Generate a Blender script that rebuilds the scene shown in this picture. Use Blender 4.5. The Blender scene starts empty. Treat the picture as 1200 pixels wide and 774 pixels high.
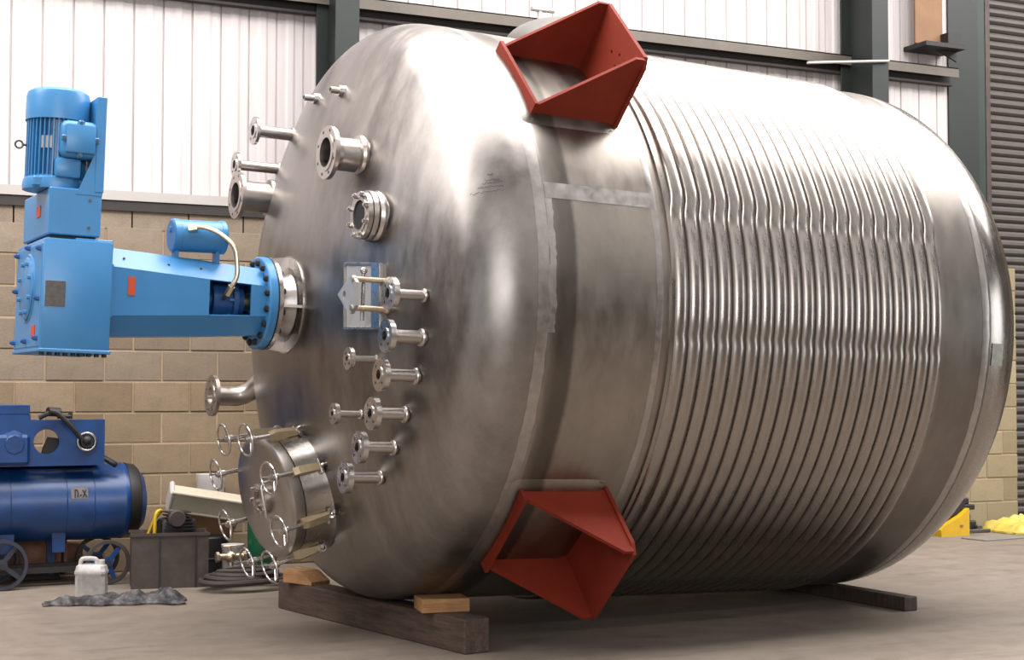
import bpy, bmesh, math, random
from math import sin, cos, pi, radians, sqrt
from mathutils import Vector, Matrix, noise

random.seed(7)
scene = bpy.context.scene
COL = scene.collection

# ------------------------------------------------------------------ camera
cam_data = bpy.data.cameras.new('camera')
cam_data.sensor_width = 36.0
cam_data.lens = 36.0 * 1797.6 / 1200.0
cam_data.clip_end = 200
cam = bpy.data.objects.new('camera', cam_data)
COL.objects.link(cam)
cam.location = (0, 0, 1.3)
cam.rotation_euler = (radians(90) + 0.0403, 0, -0.452)
scene.camera = cam

# ------------------------------------------------------------------ world, roof lights, exposure
world = bpy.data.worlds.new('world')
scene.world = world
world.use_nodes = True
world.node_tree.nodes['Background'].inputs[0].default_value = (0.8, 0.9, 1.0, 1)
world.node_tree.nodes['Background'].inputs[1].default_value = 0.3


def area(name, loc, rot, sx, sy, power, col=(1, 0.965, 0.95)):
    l = bpy.data.lights.new(name, 'AREA')
    l.shape = 'RECTANGLE'
    l.size, l.size_y = sx, sy
    l.energy = power
    l.color = col
    o = bpy.data.objects.new(name, l)
    COL.objects.link(o)
    o.location = loc
    o.rotation_euler = rot
    return o


# three long daylight strips in the roof
area('roof_and_fill_strip', (4.5, 9.4, 6.93), (0, 0, 0), 24, 1.3, 1100)
area('roof_and_fill_strip', (4.5, 7.8, 6.93), (0, 0, 0), 24, 1.3, 1750)
area('roof_and_fill_strip', (4.5, 5.8, 6.93), (0, 0, 0), 24, 1.3, 1750)
area('roof_and_fill_strip', (4.5, 0.5, 6.93), (0, 0, 0), 24, 0.6, 360)  # added fill strip, brightens the camera-facing flank of the vessel
area('roof_and_fill_strip', (4.5, -4.5, 6.93), (0, 0, 0), 24, 0.6, 650)  # second added fill strip, for the flank reflections and front cladding

# daylight through the open door in the left wall and the high windows of the front wall
area('door_daylight', (-8.05, -1.0, 2.6), (0, radians(-90), 0), 5.0, 6.4, 130, (0.96, 0.98, 1.0))
area('door_daylight', (-1.5, -9.1, 4.2), (radians(90), 0, 0), 10.0, 3.6, 1200, (1, 0.98, 0.97))
area('door_daylight', (19.05, 0.5, 2.8), (0, radians(90), 0), 4.5, 5.0, 450, (0.96, 0.98, 1.0))

scene.view_settings.view_transform = 'Standard'
scene.view_settings.look = 'None'
scene.view_settings.gamma = 1.0
scene.view_settings.use_curve_mapping = False
scene.view_settings.exposure = -0.25


# ------------------------------------------------------------------ materials
ALB = 0.58


def srgb(r, g, b):
    f = lambda c: (c / 255 / 12.92) if c / 255 <= 0.04045 else ((c / 255 + 0.055) / 1.055) ** 2.4
    return (ALB * f(r), ALB * f(g), ALB * f(b), 1)      # photographed tone to surface albedo


class NT:
    def __init__(self, name):
        self.m = bpy.data.materials.new(name)
        self.m.use_nodes = True
        self.t = self.m.node_tree
        self.n = self.t.nodes
        self.bsdf = self.n['Principled BSDF']

    def add(self, typ, **kw):
        x = self.n.new(typ)
        for k, v in kw.items():
            setattr(x, k, v)
        return x

    def link(self, a, b):
        self.t.links.new(a, b)

    def coord(self, scale=(1, 1, 1), kind='Object'):
        tc = self.add('ShaderNodeTexCoord')
        mp = self.add('ShaderNodeMapping')
        mp.inputs['Scale'].default_value = scale
        self.link(tc.outputs[kind], mp.inputs[0])
        return mp.outputs[0]

    def noise(self, vec, scale, detail=4, rough=0.6):
        x = self.add('ShaderNodeTexNoise')
        x.inputs['Scale'].default_value = scale
        x.inputs['Detail'].default_value = detail
        x.inputs['Roughness'].default_value = rough
        self.link(vec, x.inputs['Vector'])
        return x.outputs['Fac']

    def ramp(self, fac, stops):
        x = self.add('ShaderNodeValToRGB')
        el = x.color_ramp.elements
        el[0].position, el[0].color = stops[0]
        el[1].position, el[1].color = stops[-1]
        for p, c in stops[1:-1]:
            e = el.new(p)
            e.color = c
        self.link(fac, x.inputs[0])
        return x.outputs[0]

    def maprange(self, v, a, b, c, d):
        x = self.add('ShaderNodeMapRange')
        for i, q in enumerate((a, b, c, d)):
            x.inputs[i + 1].default_value = q
        self.link(v, x.inputs[0])
        return x.outputs[0]

    def mix(self, fac, a, b, mode='MIX'):
        x = self.add('ShaderNodeMix', data_type='RGBA', blend_type=mode)
        for s, v in ((x.inputs[0], fac), (x.inputs[6], a), (x.inputs[7], b)):
            if hasattr(v, 'links'):
                self.link(v, s)
            else:
                s.default_value = v
        return x.outputs[2]

    def bump(self, h, strength=0.3, dist=0.01):
        x = self.add('ShaderNodeBump')
        x.inputs['Strength'].default_value = strength
        x.inputs['Distance'].default_value = dist
        self.link(h, x.inputs['Height'])
        self.link(x.outputs[0], self.bsdf.inputs['Normal'])

    def set(self, **kw):
        for k, v in kw.items():
            s = self.bsdf.inputs[k.replace('_', ' ')]
            if hasattr(v, 'links'):
                self.link(v, s)
            else:
                s.default_value = v
        return self.m


def simple(name, col, rough=0.5, metal=0.0, var=0.12, scale=6.0, bump=0.0, bscale=60.0, spec=0.5):
    t = NT(name)
    v = t.coord()
    f = t.noise(v, scale, 5)
    dark = tuple(c * (1 - var) for c in col[:3]) + (1,)
    lite = tuple(min(1, c * (1 + var)) for c in col[:3]) + (1,)
    c = t.ramp(f, [(0.3, dark), (0.7, lite)])
    t.set(Base_Color=c, Roughness=rough, Metallic=metal, Specular_IOR_Level=spec)
    if bump:
        t.bump(t.noise(v, bscale, 3), bump, 0.004)
    return t.m


def steel(name, base, rough, streak=(1, 1, 1), mottle=0.25, scale=2.0, tint=None, bands=None, bump=0.0):
    """stainless steel: mottled mill finish with streaks along one object axis"""
    t = NT(name)
    v1 = t.coord((1, 1, 1))
    v2 = t.coord(streak)
    a = t.noise(v1, scale, 6, 0.65)
    b = t.noise(v2, scale * 3, 5, 0.7)
    dk = tuple(c * (1 - mottle) for c in base[:3]) + (1,)
    lt = tuple(min(1, c * (1 + mottle * 0.6)) for c in base[:3]) + (1,)
    c = t.mix(0.5, t.ramp(a, [(0.35, dk), (0.68, lt)]), t.ramp(b, [(0.35, dk), (0.65, lt)]))
    if tint:
        blot = t.ramp(t.noise(v1, scale * 1.7, 4), [(0.5, (0, 0, 0, 1)), (0.75, (1, 1, 1, 1))])
        c = t.mix(blot, c, tint)
    r = t.maprange(b, 0.3, 0.7, rough - 0.06, rough + 0.08)
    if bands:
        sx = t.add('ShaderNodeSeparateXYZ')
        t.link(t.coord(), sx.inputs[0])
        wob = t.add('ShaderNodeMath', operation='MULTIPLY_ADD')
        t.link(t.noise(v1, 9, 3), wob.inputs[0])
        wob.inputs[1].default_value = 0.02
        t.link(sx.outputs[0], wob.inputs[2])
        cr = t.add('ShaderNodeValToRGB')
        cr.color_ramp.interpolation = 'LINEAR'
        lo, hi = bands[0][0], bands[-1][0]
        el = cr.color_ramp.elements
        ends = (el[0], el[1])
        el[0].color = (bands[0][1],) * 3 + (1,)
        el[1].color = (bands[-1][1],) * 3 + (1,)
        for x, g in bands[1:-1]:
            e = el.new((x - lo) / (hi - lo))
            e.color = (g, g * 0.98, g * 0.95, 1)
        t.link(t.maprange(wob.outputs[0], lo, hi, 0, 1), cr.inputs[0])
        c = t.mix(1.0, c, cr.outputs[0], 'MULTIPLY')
    t.set(Base_Color=c, Metallic=1.0, Roughness=r)
    if bump:
        t.bump(b, bump, 0.002)
    return t.m


M = {}
SB = (0.295, 0.268, 0.244, 1)
M['head'] = steel('brushed_head_steel', (0.265, 0.245, 0.230, 1), 0.35, (0.6, 1.6, 0.5), 0.34, 1.8, bump=0.05)
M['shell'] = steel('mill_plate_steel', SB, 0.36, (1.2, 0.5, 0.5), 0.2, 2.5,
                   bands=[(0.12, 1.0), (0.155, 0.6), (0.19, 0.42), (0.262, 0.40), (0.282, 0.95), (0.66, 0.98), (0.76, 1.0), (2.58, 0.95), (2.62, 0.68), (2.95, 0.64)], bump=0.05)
M['rear'] = steel('rear_head_steel', SB, 0.24, (2, 0.5, 0.5), 0.2, 2.0)
M['coil'] = steel('half_pipe_steel', (0.325, 0.296, 0.272, 1), 0.30, (3, 0.6, 0.6), 0.2, 2.5, tint=(0.27, 0.24, 0.22, 1))
M['weld'] = steel('ground_weld_steel', (0.38, 0.355, 0.335, 1), 0.34, (1, 1, 1), 0.22, 7.0)
M['nozzle'] = steel('nozzle_steel', (0.46, 0.42, 0.39, 1), 0.32, (1, 2, 2), 0.12, 4.0)
M['cover'] = steel('turned_cover_steel', (0.40, 0.37, 0.345, 1), 0.36, (1, 1, 1), 0.08, 3.0)
M['neck'] = steel('rolled_neck_steel', (0.46, 0.43, 0.40, 1), 0.24, (1, 1, 1), 0.08, 3.0)
M['bright'] = steel('polished_steel', (0.52, 0.49, 0.47, 1), 0.27, (1, 1, 1), 0.06, 3.0)
M['satin'] = steel('satin_pad_steel', (0.42, 0.41, 0.40, 1), 0.6, (1, 1, 1), 0.08, 4.0)
M['blue'] = simple('light_blue_enamel', srgb(72, 150, 212), 0.33, 0, 0.05, 5, 0.05, 90)
M['blue_in'] = simple('inner_blue_enamel', srgb(40, 95, 165), 0.4, 0, 0.12, 8)
M['dblue'] = simple('old_blue_paint', srgb(10, 64, 124), 0.34, 0.0, 0.3, 7, 0.06, 40)
M['navy'] = simple('grimy_navy_paint', srgb(44, 46, 62), 0.5, 0, 0.25, 10)
M['red'] = simple('red_oxide_primer', srgb(140, 50, 32), 0.65, 0, 0.1, 7, 0.06, 80, 0.15)
M['green'] = simple('column_green_paint', srgb(26, 35, 31), 0.5, 0, 0.1, 3)
M['palegreen'] = simple('door_post_green_paint', srgb(40, 55, 48), 0.5, 0, 0.1, 3)
M['black'] = simple('black_grime', srgb(30, 27, 26), 0.55, 0, 0.25, 12)
M['rubber'] = simple('dusty_rubber', srgb(66, 56, 52), 0.7, 0, 0.2, 12)
M['dark'] = simple('dark_cavity', srgb(14, 12, 12), 0.8, 0, 0.2, 10)
M['galv'] = simple('galvanised_girt', srgb(120, 112, 102), 0.5, 0.3, 0.12, 5)
M['flash'] = simple('cladding_flashing', srgb(200, 194, 188), 0.5, 0.0, 0.05, 4)
M['gap_shade'] = simple('girt_gap_shade', srgb(50, 43, 39), 0.7, 0, 0.2, 8)  # shade of the gaps at the girts, put into the colour
M['cream'] = simple('cream_plastic', srgb(214, 203, 180), 0.5, 0, 0.06, 9)
M['white'] = simple('dirty_white_plastic', srgb(218, 212, 206), 0.5, 0, 0.07, 12)
M['can'] = simple('dirty_jerrycan_plastic', srgb(205, 198, 194), 0.5, 0, 0.2, 26)
M['yellow'] = simple('yellow_plastic', srgb(238, 190, 30), 0.45, 0, 0.08, 12)
M['tarp'] = simple('yellow_tarpaulin', srgb(230, 206, 92), 0.5, 0, 0.1, 16, 0.2, 40)
M['bottle'] = simple('green_plastic', srgb(14, 92, 58), 0.4, 0, 0.1, 8)
M['brass'] = steel('worn_brass', (0.62, 0.52, 0.38, 1), 0.38, (1, 1, 1), 0.25, 16)
M['lugcast'] = simple('cream_cast_bronze', srgb(205, 185, 150), 0.4, 0.45, 0.12, 30)
M['rust'] = simple('rusty_castings', srgb(150, 104, 84), 0.7, 0, 0.25, 14, 0.2, 60)
M['darksteel'] = simple('dark_box_steel', srgb(84, 72, 66), 0.55, 0.3, 0.3, 9, 0.1, 30)
M['orange'] = simple('orange_label', srgb(226, 82, 36), 0.5, 0, 0.05, 20)
M['plate'] = simple('grey_nameplate', srgb(112, 108, 106), 0.4, 0.6, 0.25, 60)
M['paper'] = simple('pale_label', srgb(225, 215, 208), 0.6, 0, 0.05, 20)
M['tan'] = simple('tan_board', srgb(150, 112, 78), 0.7, 0, 0.15, 5)
M['greyblue'] = simple('grey_blue_plastic', srgb(120, 132, 138), 0.5, 0, 0.1, 12)
M['sheet'] = simple('grey_sheet', srgb(150, 142, 134), 0.5, 0, 0.1, 10)
M['tank2'] = simple('grey_tank_steel', srgb(150, 146, 142), 0.5, 0.2, 0.08, 3)
M['plain'] = simple('plain_hall_wall', srgb(92, 84, 78), 0.8, 0, 0.1, 1)
M['ceil'] = simple('roof_lining', srgb(96, 92, 90), 0.8, 0, 0.08, 1)
M['sticker'] = simple('pale_green_label', srgb(178, 180, 168), 0.5, 0, 0.25, 30)
M['ink'] = simple('marker_ink', srgb(95, 84, 84), 0.8, 0, 0.1, 20)
M['stencil'] = simple('stencil_paint', srgb(18, 14, 20), 0.8, 0, 0.1, 20)
M['worn'] = simple('worn_paint_patch', srgb(120, 112, 112), 0.7, 0, 0.2, 30)


def mat_floor():
    t = NT('concrete_floor')
    v = t.coord()
    a = t.noise(v, 0.7, 8, 0.62)
    b = t.noise(v, 5, 8, 0.7)
    c = t.noise(t.coord((1, 3.5, 1)), 1.6, 6, 0.7)
    base = t.ramp(a, [(0.3, srgb(136, 122, 108)), (0.7, srgb(162, 148, 134))])
    base = t.mix(0.35, base, t.ramp(b, [(0.3, srgb(119, 106, 94)), (0.7, srgb(168, 156, 143))]))
    st = t.ramp(c, [(0.53, (0, 0, 0, 1)), (0.72, (1, 1, 1, 1))])
    base = t.mix(t.maprange(st, 0, 1, 0, 0.5), base, srgb(92, 79, 68))
    t.set(Base_Color=base, Roughness=t.maprange(b, 0.3, 0.7, 0.5, 0.75))
    t.bump(t.noise(v, 40, 5), 0.15, 0.004)
    return t.m


def mat_block(name, lo, hi, dirt):
    t = NT(name)
    oi = t.add('ShaderNodeObjectInfo')
    v = t.coord((1, 1, 1), 'Object')
    g = t.noise(v, 60, 4, 0.7)
    a = t.noise(v, 6, 4)
    c = t.ramp(oi.outputs['Random'], [(0.0, lo), (1.0, hi)])
    c = t.mix(t.maprange(a, 0.35, 0.75, 0, 0.45), c, dirt)
    c = t.mix(t.maprange(g, 0.4, 0.7, 0, 0.25), c, tuple(q * 0.6 for q in lo[:3]) + (1,))
    t.set(Base_Color=c, Roughness=0.92, Specular_IOR_Level=0.2)
    t.bump(g, 0.5, 0.006)
    return t.m


def mat_wood(name, lo, hi, scale=(14, 14, 1.2), rough=0.75):
    t = NT(name)
    v = t.coord(scale)
    a = t.noise(v, 3, 6, 0.7)
    b = t.noise(t.coord(), 7, 4)
    c = t.ramp(a, [(0.3, lo), (0.72, hi)])
    c = t.mix(t.maprange(b, 0.4, 0.8, 0, 0.5), c, tuple(q * 0.4 for q in lo[:3]) + (1,))
    t.set(Base_Color=c, Roughness=rough)
    t.bump(a, 0.5, 0.01)
    return t.m


def mat_clad():
    t = NT('white_cladding')
    v = t.coord((6, 1, 0.5))
    a = t.noise(v, 1.5, 5)
    c = t.ramp(a, [(0.3, srgb(222, 212, 210)), (0.7, srgb(238, 230, 228))])
    t.set(Base_Color=c, Roughness=0.55)
    return t.m


def mat_rag():
    t = NT('oily_rag_cloth')
    a = t.noise(t.coord(), 14, 5)
    c = t.ramp(a, [(0.40, srgb(44, 42, 42)), (0.54, srgb(92, 90, 90)), (0.70, srgb(138, 136, 136))])
    t.set(Base_Color=c, Roughness=0.95)
    return t.m


M['floor'] = mat_floor()
M['block'] = mat_block('concrete_block', srgb(150, 128, 102), srgb(178, 156, 128), srgb(118, 106, 92))
M['block_up'] = mat_block('greyer_concrete_block', srgb(150, 132, 112), srgb(174, 158, 138), srgb(118, 106, 96))  # greyer tone for the upper courses
M['block_r'] = mat_block('pale_concrete_block', srgb(170, 154, 120), srgb(196, 180, 146), srgb(150, 136, 110))
M['mortar'] = simple('mortar', srgb(188, 163, 133), 0.95, 0, 0.12, 9, 0.3, 70)
M['timber'] = mat_wood('old_timber', srgb(58, 44, 38), srgb(104, 86, 76))
M['wood'] = mat_wood('rough_sawn_offcut', srgb(176, 120, 74), srgb(226, 178, 122), (1.5, 18, 18))
M['clad'] = mat_clad()
M['rag'] = mat_rag()
M['shutter'] = simple('shutter_steel', srgb(104, 98, 92), 0.5, 0.2, 0.08, 4)


# ------------------------------------------------------------------ mesh helpers
class MB:
    def __init__(self):
        self.b = bmesh.new()

    def box(self, c, s, bevel=0.0, rot=None, seg=1):
        r = bmesh.ops.create_cube(self.b, size=1.0)
        vs = r['verts']
        bmesh.ops.scale(self.b, vec=s, verts=vs)
        if bevel:
            es = list({e for v in vs for e in v.link_edges})
            q = bmesh.ops.bevel(self.b, geom=es, offset=bevel, segments=seg, profile=0.5, affect='EDGES')
            vs = list({v for v in q['verts']} | {v for f in q['faces'] for v in f.verts} | {v for v in vs if v.is_valid})
        if rot is not None:
            bmesh.ops.rotate(self.b, cent=(0, 0, 0), matrix=rot.to_matrix() if hasattr(rot, 'to_matrix') else rot, verts=vs)
        bmesh.ops.translate(self.b, vec=c, verts=vs)
        return self

    def box2(self, a, b, bevel=0.0):
        a, b = Vector(a), Vector(b)
        return self.box((a + b) / 2, [abs(q) for q in (b - a)], bevel)

    def lathe(self, prof, o=(0, 0, 0), d=(1, 0, 0), seg=32, closed=False, a0=0.0, a1=2 * pi, up=None):
        """revolve (along, radius) pairs about the line o + d"""
        o, d = Vector(o), Vector(d).normalized()
        u = Vector(up) if up else (Vector((0, 0, 1)) if abs(d.z) < 0.9 else Vector((1, 0, 0)))
        u = (u - d * u.dot(d)).normalized()
        w = d.cross(u)
        full = abs(a1 - a0 - 2 * pi) < 1e-6
        n = seg if full else seg + 1
        rings = []
        for x, r in prof:
            if r < 1e-6:
                rings.append([self.b.verts.new(o + d * x)] * n)
            else:
                rings.append([self.b.verts.new(o + d * x + (u * cos(a0 + (a1 - a0) * i / seg) + w * sin(a0 + (a1 - a0) * i / seg)) * r) for i in range(n)])
        pairs = list(zip(rings, rings[1:])) + ([(rings[-1], rings[0])] if closed else [])
        for p, q in pairs:
            for i in range(seg):
                j = (i + 1) % n
                f = []
                for v in (p[i], p[j], q[j], q[i]):
                    if v not in f:
                        f.append(v)
                if len(f) > 2:
                    try:
                        self.b.faces.new(f)
                    except ValueError:
                        pass
        return self

    def cyl(self, p0, p1, r, seg=16, r2=None, bev=0.0):
        p0, p1 = Vector(p0), Vector(p1)
        L = (p1 - p0).length
        r2 = r if r2 is None else r2
        pr = [(0, 0), (0, r - bev), (bev, r), (L - bev, r2), (L, r2 - bev), (L, 0)] if bev else [(0, 0), (0, r), (L, r2), (L, 0)]
        return self.lathe(pr, p0, p1 - p0, seg)

    def ball(self, c, r, seg=12, sc=(1, 1, 1)):
        q = bmesh.ops.create_uvsphere(self.b, u_segments=seg, v_segments=max(6, seg // 2), radius=r)
        bmesh.ops.scale(self.b, vec=sc, verts=q['verts'])
        bmesh.ops.translate(self.b, vec=c, verts=q['verts'])
        return self

    def torus(self, c, nrm, R, r, seg=28, ms=8):
        return self.lathe([(r * sin(2 * pi * k / ms), R + r * cos(2 * pi * k / ms)) for k in range(ms)], c, nrm, seg, closed=True)

    def tube(self, pts, r, seg=8, closed=False, caps=True):
        P = [Vector(p) for p in pts]
        n = len(P)
        rings = []
        prev = None
        for i, p in enumerate(P):
            a = P[(i - 1) % n] if (closed or i > 0) else p
            b = P[(i + 1) % n] if (closed or i < n - 1) else p
            d = (b - a).normalized()
            if prev is None:
                u = Vector((0, 0, 1)) if abs(d.z) < 0.9 else Vector((1, 0, 0))
            else:
                u = prev
            u = (u - d * u.dot(d)).normalized()
            prev = u
            w = d.cross(u)
            rr = r[i] if isinstance(r, (list, tuple)) else r
            rings.append([self.b.verts.new(p + (u * cos(2 * pi * k / seg) + w * sin(2 * pi * k / seg)) * rr) for k in range(seg)])
        for i in range(n if closed else n - 1):
            A, B = rings[i], rings[(i + 1) % n]
            for k in range(seg):
                self.b.faces.new((A[k], A[(k + 1) % seg], B[(k + 1) % seg], B[k]))
        if caps and not closed:
            self.b.faces.new(rings[0][::-1])
            self.b.faces.new(rings[-1])
        return self

    def plate(self, outer, th, mat=None, holes=()):
        """flat plate with holes: outline in (x, y), thickness along +z, then placed by a matrix"""
        t = bmesh.new()
        es = []
        for loop in [outer] + list(holes):
            vs = [t.verts.new((x, y, 0)) for x, y in loop]
            es += [t.edges.new((vs[i], vs[(i + 1) % len(vs)])) for i in range(len(vs))]
        bmesh.ops.triangle_fill(t, edges=es, use_beauty=True)
        q = bmesh.ops.extrude_face_region(t, geom=list(t.faces))
        bmesh.ops.translate(t, vec=(0, 0, th), verts=[v for v in q['geom'] if isinstance(v, bmesh.types.BMVert)])
        if mat is not None:
            bmesh.ops.transform(t, matrix=mat, verts=list(t.verts))
        me = bpy.data.meshes.new('tmp')
        t.to_mesh(me)
        t.free()
        self.b.from_mesh(me)
        bpy.data.meshes.remove(me)
        return self

    def loft(self, loops, cap=True):
        R = [[self.b.verts.new(p) for p in l] for l in loops]
        n = len(R[0])
        for A, B in zip(R, R[1:]):
            for k in range(n):
                self.b.faces.new((A[k], A[(k + 1) % n], B[(k + 1) % n], B[k]))
        if cap:
            self.b.faces.new(R[0][::-1])
            self.b.faces.new(R[-1])
        return self

    def mesh(self, name, smooth=True, ang=35):
        bmesh.ops.recalc_face_normals(self.b, faces=list(self.b.faces))
        me = bpy.data.meshes.new(name)
        self.b.to_mesh(me)
        self.b.free()
        if smooth:
            me.shade_smooth()
            me.set_sharp_from_angle(angle=radians(ang))
        return me


def circle(r, n=24, c=(0, 0), a=0.0):
    return [(c[0] + r * cos(a + 2 * pi * i / n), c[1] + r * sin(a + 2 * pi * i / n)) for i in range(n)]


def frame(o, x, y):
    """matrix whose local x and y go along the two given directions"""
    x = Vector(x).normalized()
    y = (Vector(y) - x * Vector(y).dot(x)).normalized()
    z = x.cross(y)
    m = Matrix((x, y, z)).transposed().to_4x4()
    m.translation = o
    return m


def link(name, me, mat=None, parent=None, loc=(0, 0, 0), rot=(0, 0, 0)):
    o = bpy.data.objects.new(name, me)
    COL.objects.link(o)
    if mat is not None and me is not None and not me.materials:
        me.materials.append(mat)
    o.parent = parent
    o.location = loc
    o.rotation_euler = rot
    return o


def obj(name, mb, mat, parent=None, loc=(0, 0, 0), rot=(0, 0, 0), smooth=True, label=None):
    o = link(name, mb.mesh(name, smooth), M[mat] if isinstance(mat, str) else mat, parent, loc, rot)
    if label:
        o['label'] = label
    return o


def tag(o, label, cat, group=None):
    o['label'] = label
    o['category'] = cat
    if group:
        o['group'] = group
    return o


def thing(name, label, cat, loc=(0, 0, 0), rot=(0, 0, 0), group=None):
    return tag(link(name, None, None, None, loc, rot), label, cat, group)


def struct(o):
    o['kind'] = 'structure'
    return o


# ================================================================== the hall
struct(obj('floor', MB().box2((-8, -9, -0.2), (19, 11.6, 0)), 'floor', smooth=False))
struct(obj('ceiling', MB().box2((-8, -9, 7.0), (19, 11.8, 7.2)), 'ceil', smooth=False))
struct(obj('wall_left', MB().box2((-8.2, -9, 0), (-8, -4.3, 7)).box2((-8.2, 2.3, 0), (-8, 11.8, 7)).box2((-8.2, -4.3, 5.2), (-8, 2.3, 7)), 'plain', smooth=False))
struct(obj('wall_right', MB().box2((19, -9, 0), (19.2, -2.0, 7)).box2((19, 3.0, 0), (19.2, 11.8, 7)).box2((19, -2.0, 5.1), (19.2, 3.0, 7)), 'plain', smooth=False))
wf = struct(obj('wall_front', MB().box2((-8, -9.2, 0), (-6.6, -9, 2.7)).box2((3.6, -9.2, 0), (19, -9, 2.7)).box2((-6.6, -9.2, 0), (3.6, -9, 2.4)), 'plain', smooth=False))
obj('upper_cladding', MB().box2((-8, -9.2, 2.7), (-6.6, -9.05, 7)).box2((3.6, -9.2, 2.7), (19, -9.05, 7)).box2((-6.6, -9.2, 5.9), (3.6, -9.05, 7)), 'clad', wf, smooth=False)

YB = 11.23          # face of the block wall
wb = MB()
wb.box2((-8, YB + 0.006, 0), (10.876, YB + 0.14, 2.49))
wb.box2((-8, YB + 0.32, 0), (19, YB + 0.42, 7.0))
wall_back = struct(obj('wall_back', wb, 'mortar', smooth=False))

# concrete blocks, one object each where they can be seen, joined behind the vessel
BL, BH, J = 0.415, 0.225, 0.012


def block_mesh(w, h=BH):
    m = MB().box((0, 0.05, 0), (w - J, 0.1, h - J), 0.004)
    return m.mesh('concrete_block', False)


blk = {}


def get_block(w, h, mat):
    k = (round(w, 3), round(h, 3), mat)
    if k not in blk:
        me = block_mesh(w, h)
        me.materials.append(M[mat])
        blk[k] = me
    return blk[k]


far = MB()
for k in range(-1, 11):
    z0 = 0.025 + BH * k if k >= 0 else 0.0
    z1 = 0.025 + BH * (k + 1)
    if k == -1:
        continue
    if k == 0:
        z0 = 0.0
    off = 2.603 if k % 2 == 0 else 2.395
    n0 = int(math.floor((-8 - off) / BL))
    i = n0
    while True:
        x0 = off + i * BL
        x1 = x0 + BL
        i += 1
        x0c, x1c = max(x0, -8), min(x1, 10.886)
        if x0c >= 10.886:
            break
        if x1c - x0c < 0.03:
            continue
        xc, zc, w, h = (x0c + x1c) / 2, (z0 + z1) / 2, x1c - x0c, z1 - z0
        jit = random.uniform(-0.004, 0.004)
        if 0.2 < xc < 4.7 or xc > 9.0:
            mat = 'block_r' if xc > 9 else ('block_up' if k >= 6 else 'block')
            link('concrete_block', get_block(w, h, mat), None, wall_back, (xc, YB + jit, zc))
        else:
            far.box((xc, YB + 0.05 + jit, zc), (w - J, 0.1, h - J), 0)
fo = obj('far_blocks', far, 'block', wall_back, smooth=False)
fo['kind'] = 'stuff'
# cut course under the girt on the left of the door post
cut = MB()
for i in range(42):
    x0 = -8 + i * BL
    if x0 + BL < 9.9:
        cut.box((x0 + BL / 2, YB + 0.05, 2.55), (BL - J, 0.1, 0.13), 0)
co = obj('cut_blocks', cut, 'block_up', wall_back, smooth=False)
co['kind'] = 'stuff'

# profiled cladding: sheets of five ribs each
RP = 0.2175


def clad_mesh():
    pts = []
    for i in range(5):
        x = i * RP
        pts += [(x, 0.0), (x + 0.005, 0.016), (x + 0.012, 0.016), (x + 0.017, 0.0), (x + 0.080, 0.0), (x + 0.100, -0.008), (x + 0.140, -0.008), (x + 0.160, 0.0)]
    pts.append((5 * RP, 0.0))
    b = MB()
    lo = [b.b.verts.new((x, y, 2.66)) for x, y in pts]
    hi = [b.b.verts.new((x, y, 7.0)) for x, y in pts]
    lo2 = [b.b.verts.new((x, y + 0.004, 2.66)) for x, y in pts]
    hi2 = [b.b.verts.new((x, y + 0.004, 7.0)) for x, y in pts]
    for i in range(len(pts) - 1):
        b.b.faces.new((lo[i], lo[i + 1], hi[i + 1], hi[i]))
        b.b.faces.new((lo2[i], hi2[i], hi2[i + 1], lo2[i + 1]))
    return b.mesh('cladding_sheet', False)


cm = clad_mesh()
cm.materials.append(M['clad'])
for i in range(-9, 8):
    link('cladding_sheet', cm, None, wall_back, (1.515 + i * 5 * RP, YB + 0.09, 0))

# girts and flashing
struct(obj('trim_1', MB().box2((-8, YB + 0.02, 2.695), (10.1, YB + 0.07, 2.765)), 'flash', smooth=False))
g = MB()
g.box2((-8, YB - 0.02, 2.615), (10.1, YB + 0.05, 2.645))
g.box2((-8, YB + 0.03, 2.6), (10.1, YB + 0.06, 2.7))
struct(obj('trim_2', g, 'gap_shade', smooth=False))  # recessed strip coloured as the shade of the gap below the flashing
g = MB()
g.box2((-8, YB - 0.07, 4.285), (10.14, YB - 0.06, 4.375))
g.box2((-8, YB - 0.07, 4.365), (10.14, YB + 0.085, 4.375))
struct(obj('trim_3', g, 'galv', smooth=False))
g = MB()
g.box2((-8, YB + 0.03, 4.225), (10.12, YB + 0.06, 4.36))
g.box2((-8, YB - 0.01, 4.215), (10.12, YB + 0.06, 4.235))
struct(obj('trim_4', g, 'gap_shade', smooth=False))  # dark strip painted as the shade under the upper girt


def column(x0, x1, y0, y1, mat, label):
    """I-section post: two flanges and a web"""
    xm = (x0 + x1) / 2
    r = thing('steel_column', label, 'column', (xm, (y0 + y1) / 2, 0))
    r['kind'] = 'structure'
    hw, hd = (x1 - x0) / 2, (y1 - y0) / 2
    obj('flange', MB().box2((-hw, -hd, 0), (hw, -hd + 0.018, 7), 0.002), mat, r, smooth=False)
    obj('flange', MB().box2((-hw, hd - 0.018, 0), (hw, hd, 7), 0.002), mat, r, smooth=False)
    obj('web', MB().box2((-0.006, -hd + 0.018, 0), (0.006, hd - 0.018, 7)), mat, r, smooth=False)
    return r


column(3.765, 3.953, 10.76, 11.22, 'green', 'dark green steel column rising behind the domed end of the vessel')
column(8.785, 8.965, 10.76, 11.22, 'green', 'dark green steel column behind the ribbed end of the vessel with a pale rod across it')
column(10.51, 10.665, 11.375, 11.545, 'palegreen', 'dark green steel door post beside the roller shutter')

# added dark plate, in place of the post's shaded side, between cladding and post
struct(obj('trim_6', MB().box2((10.13, YB + 0.06, 2.5), (10.50, YB + 0.16, 7.0)), 'green', smooth=False))

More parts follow.
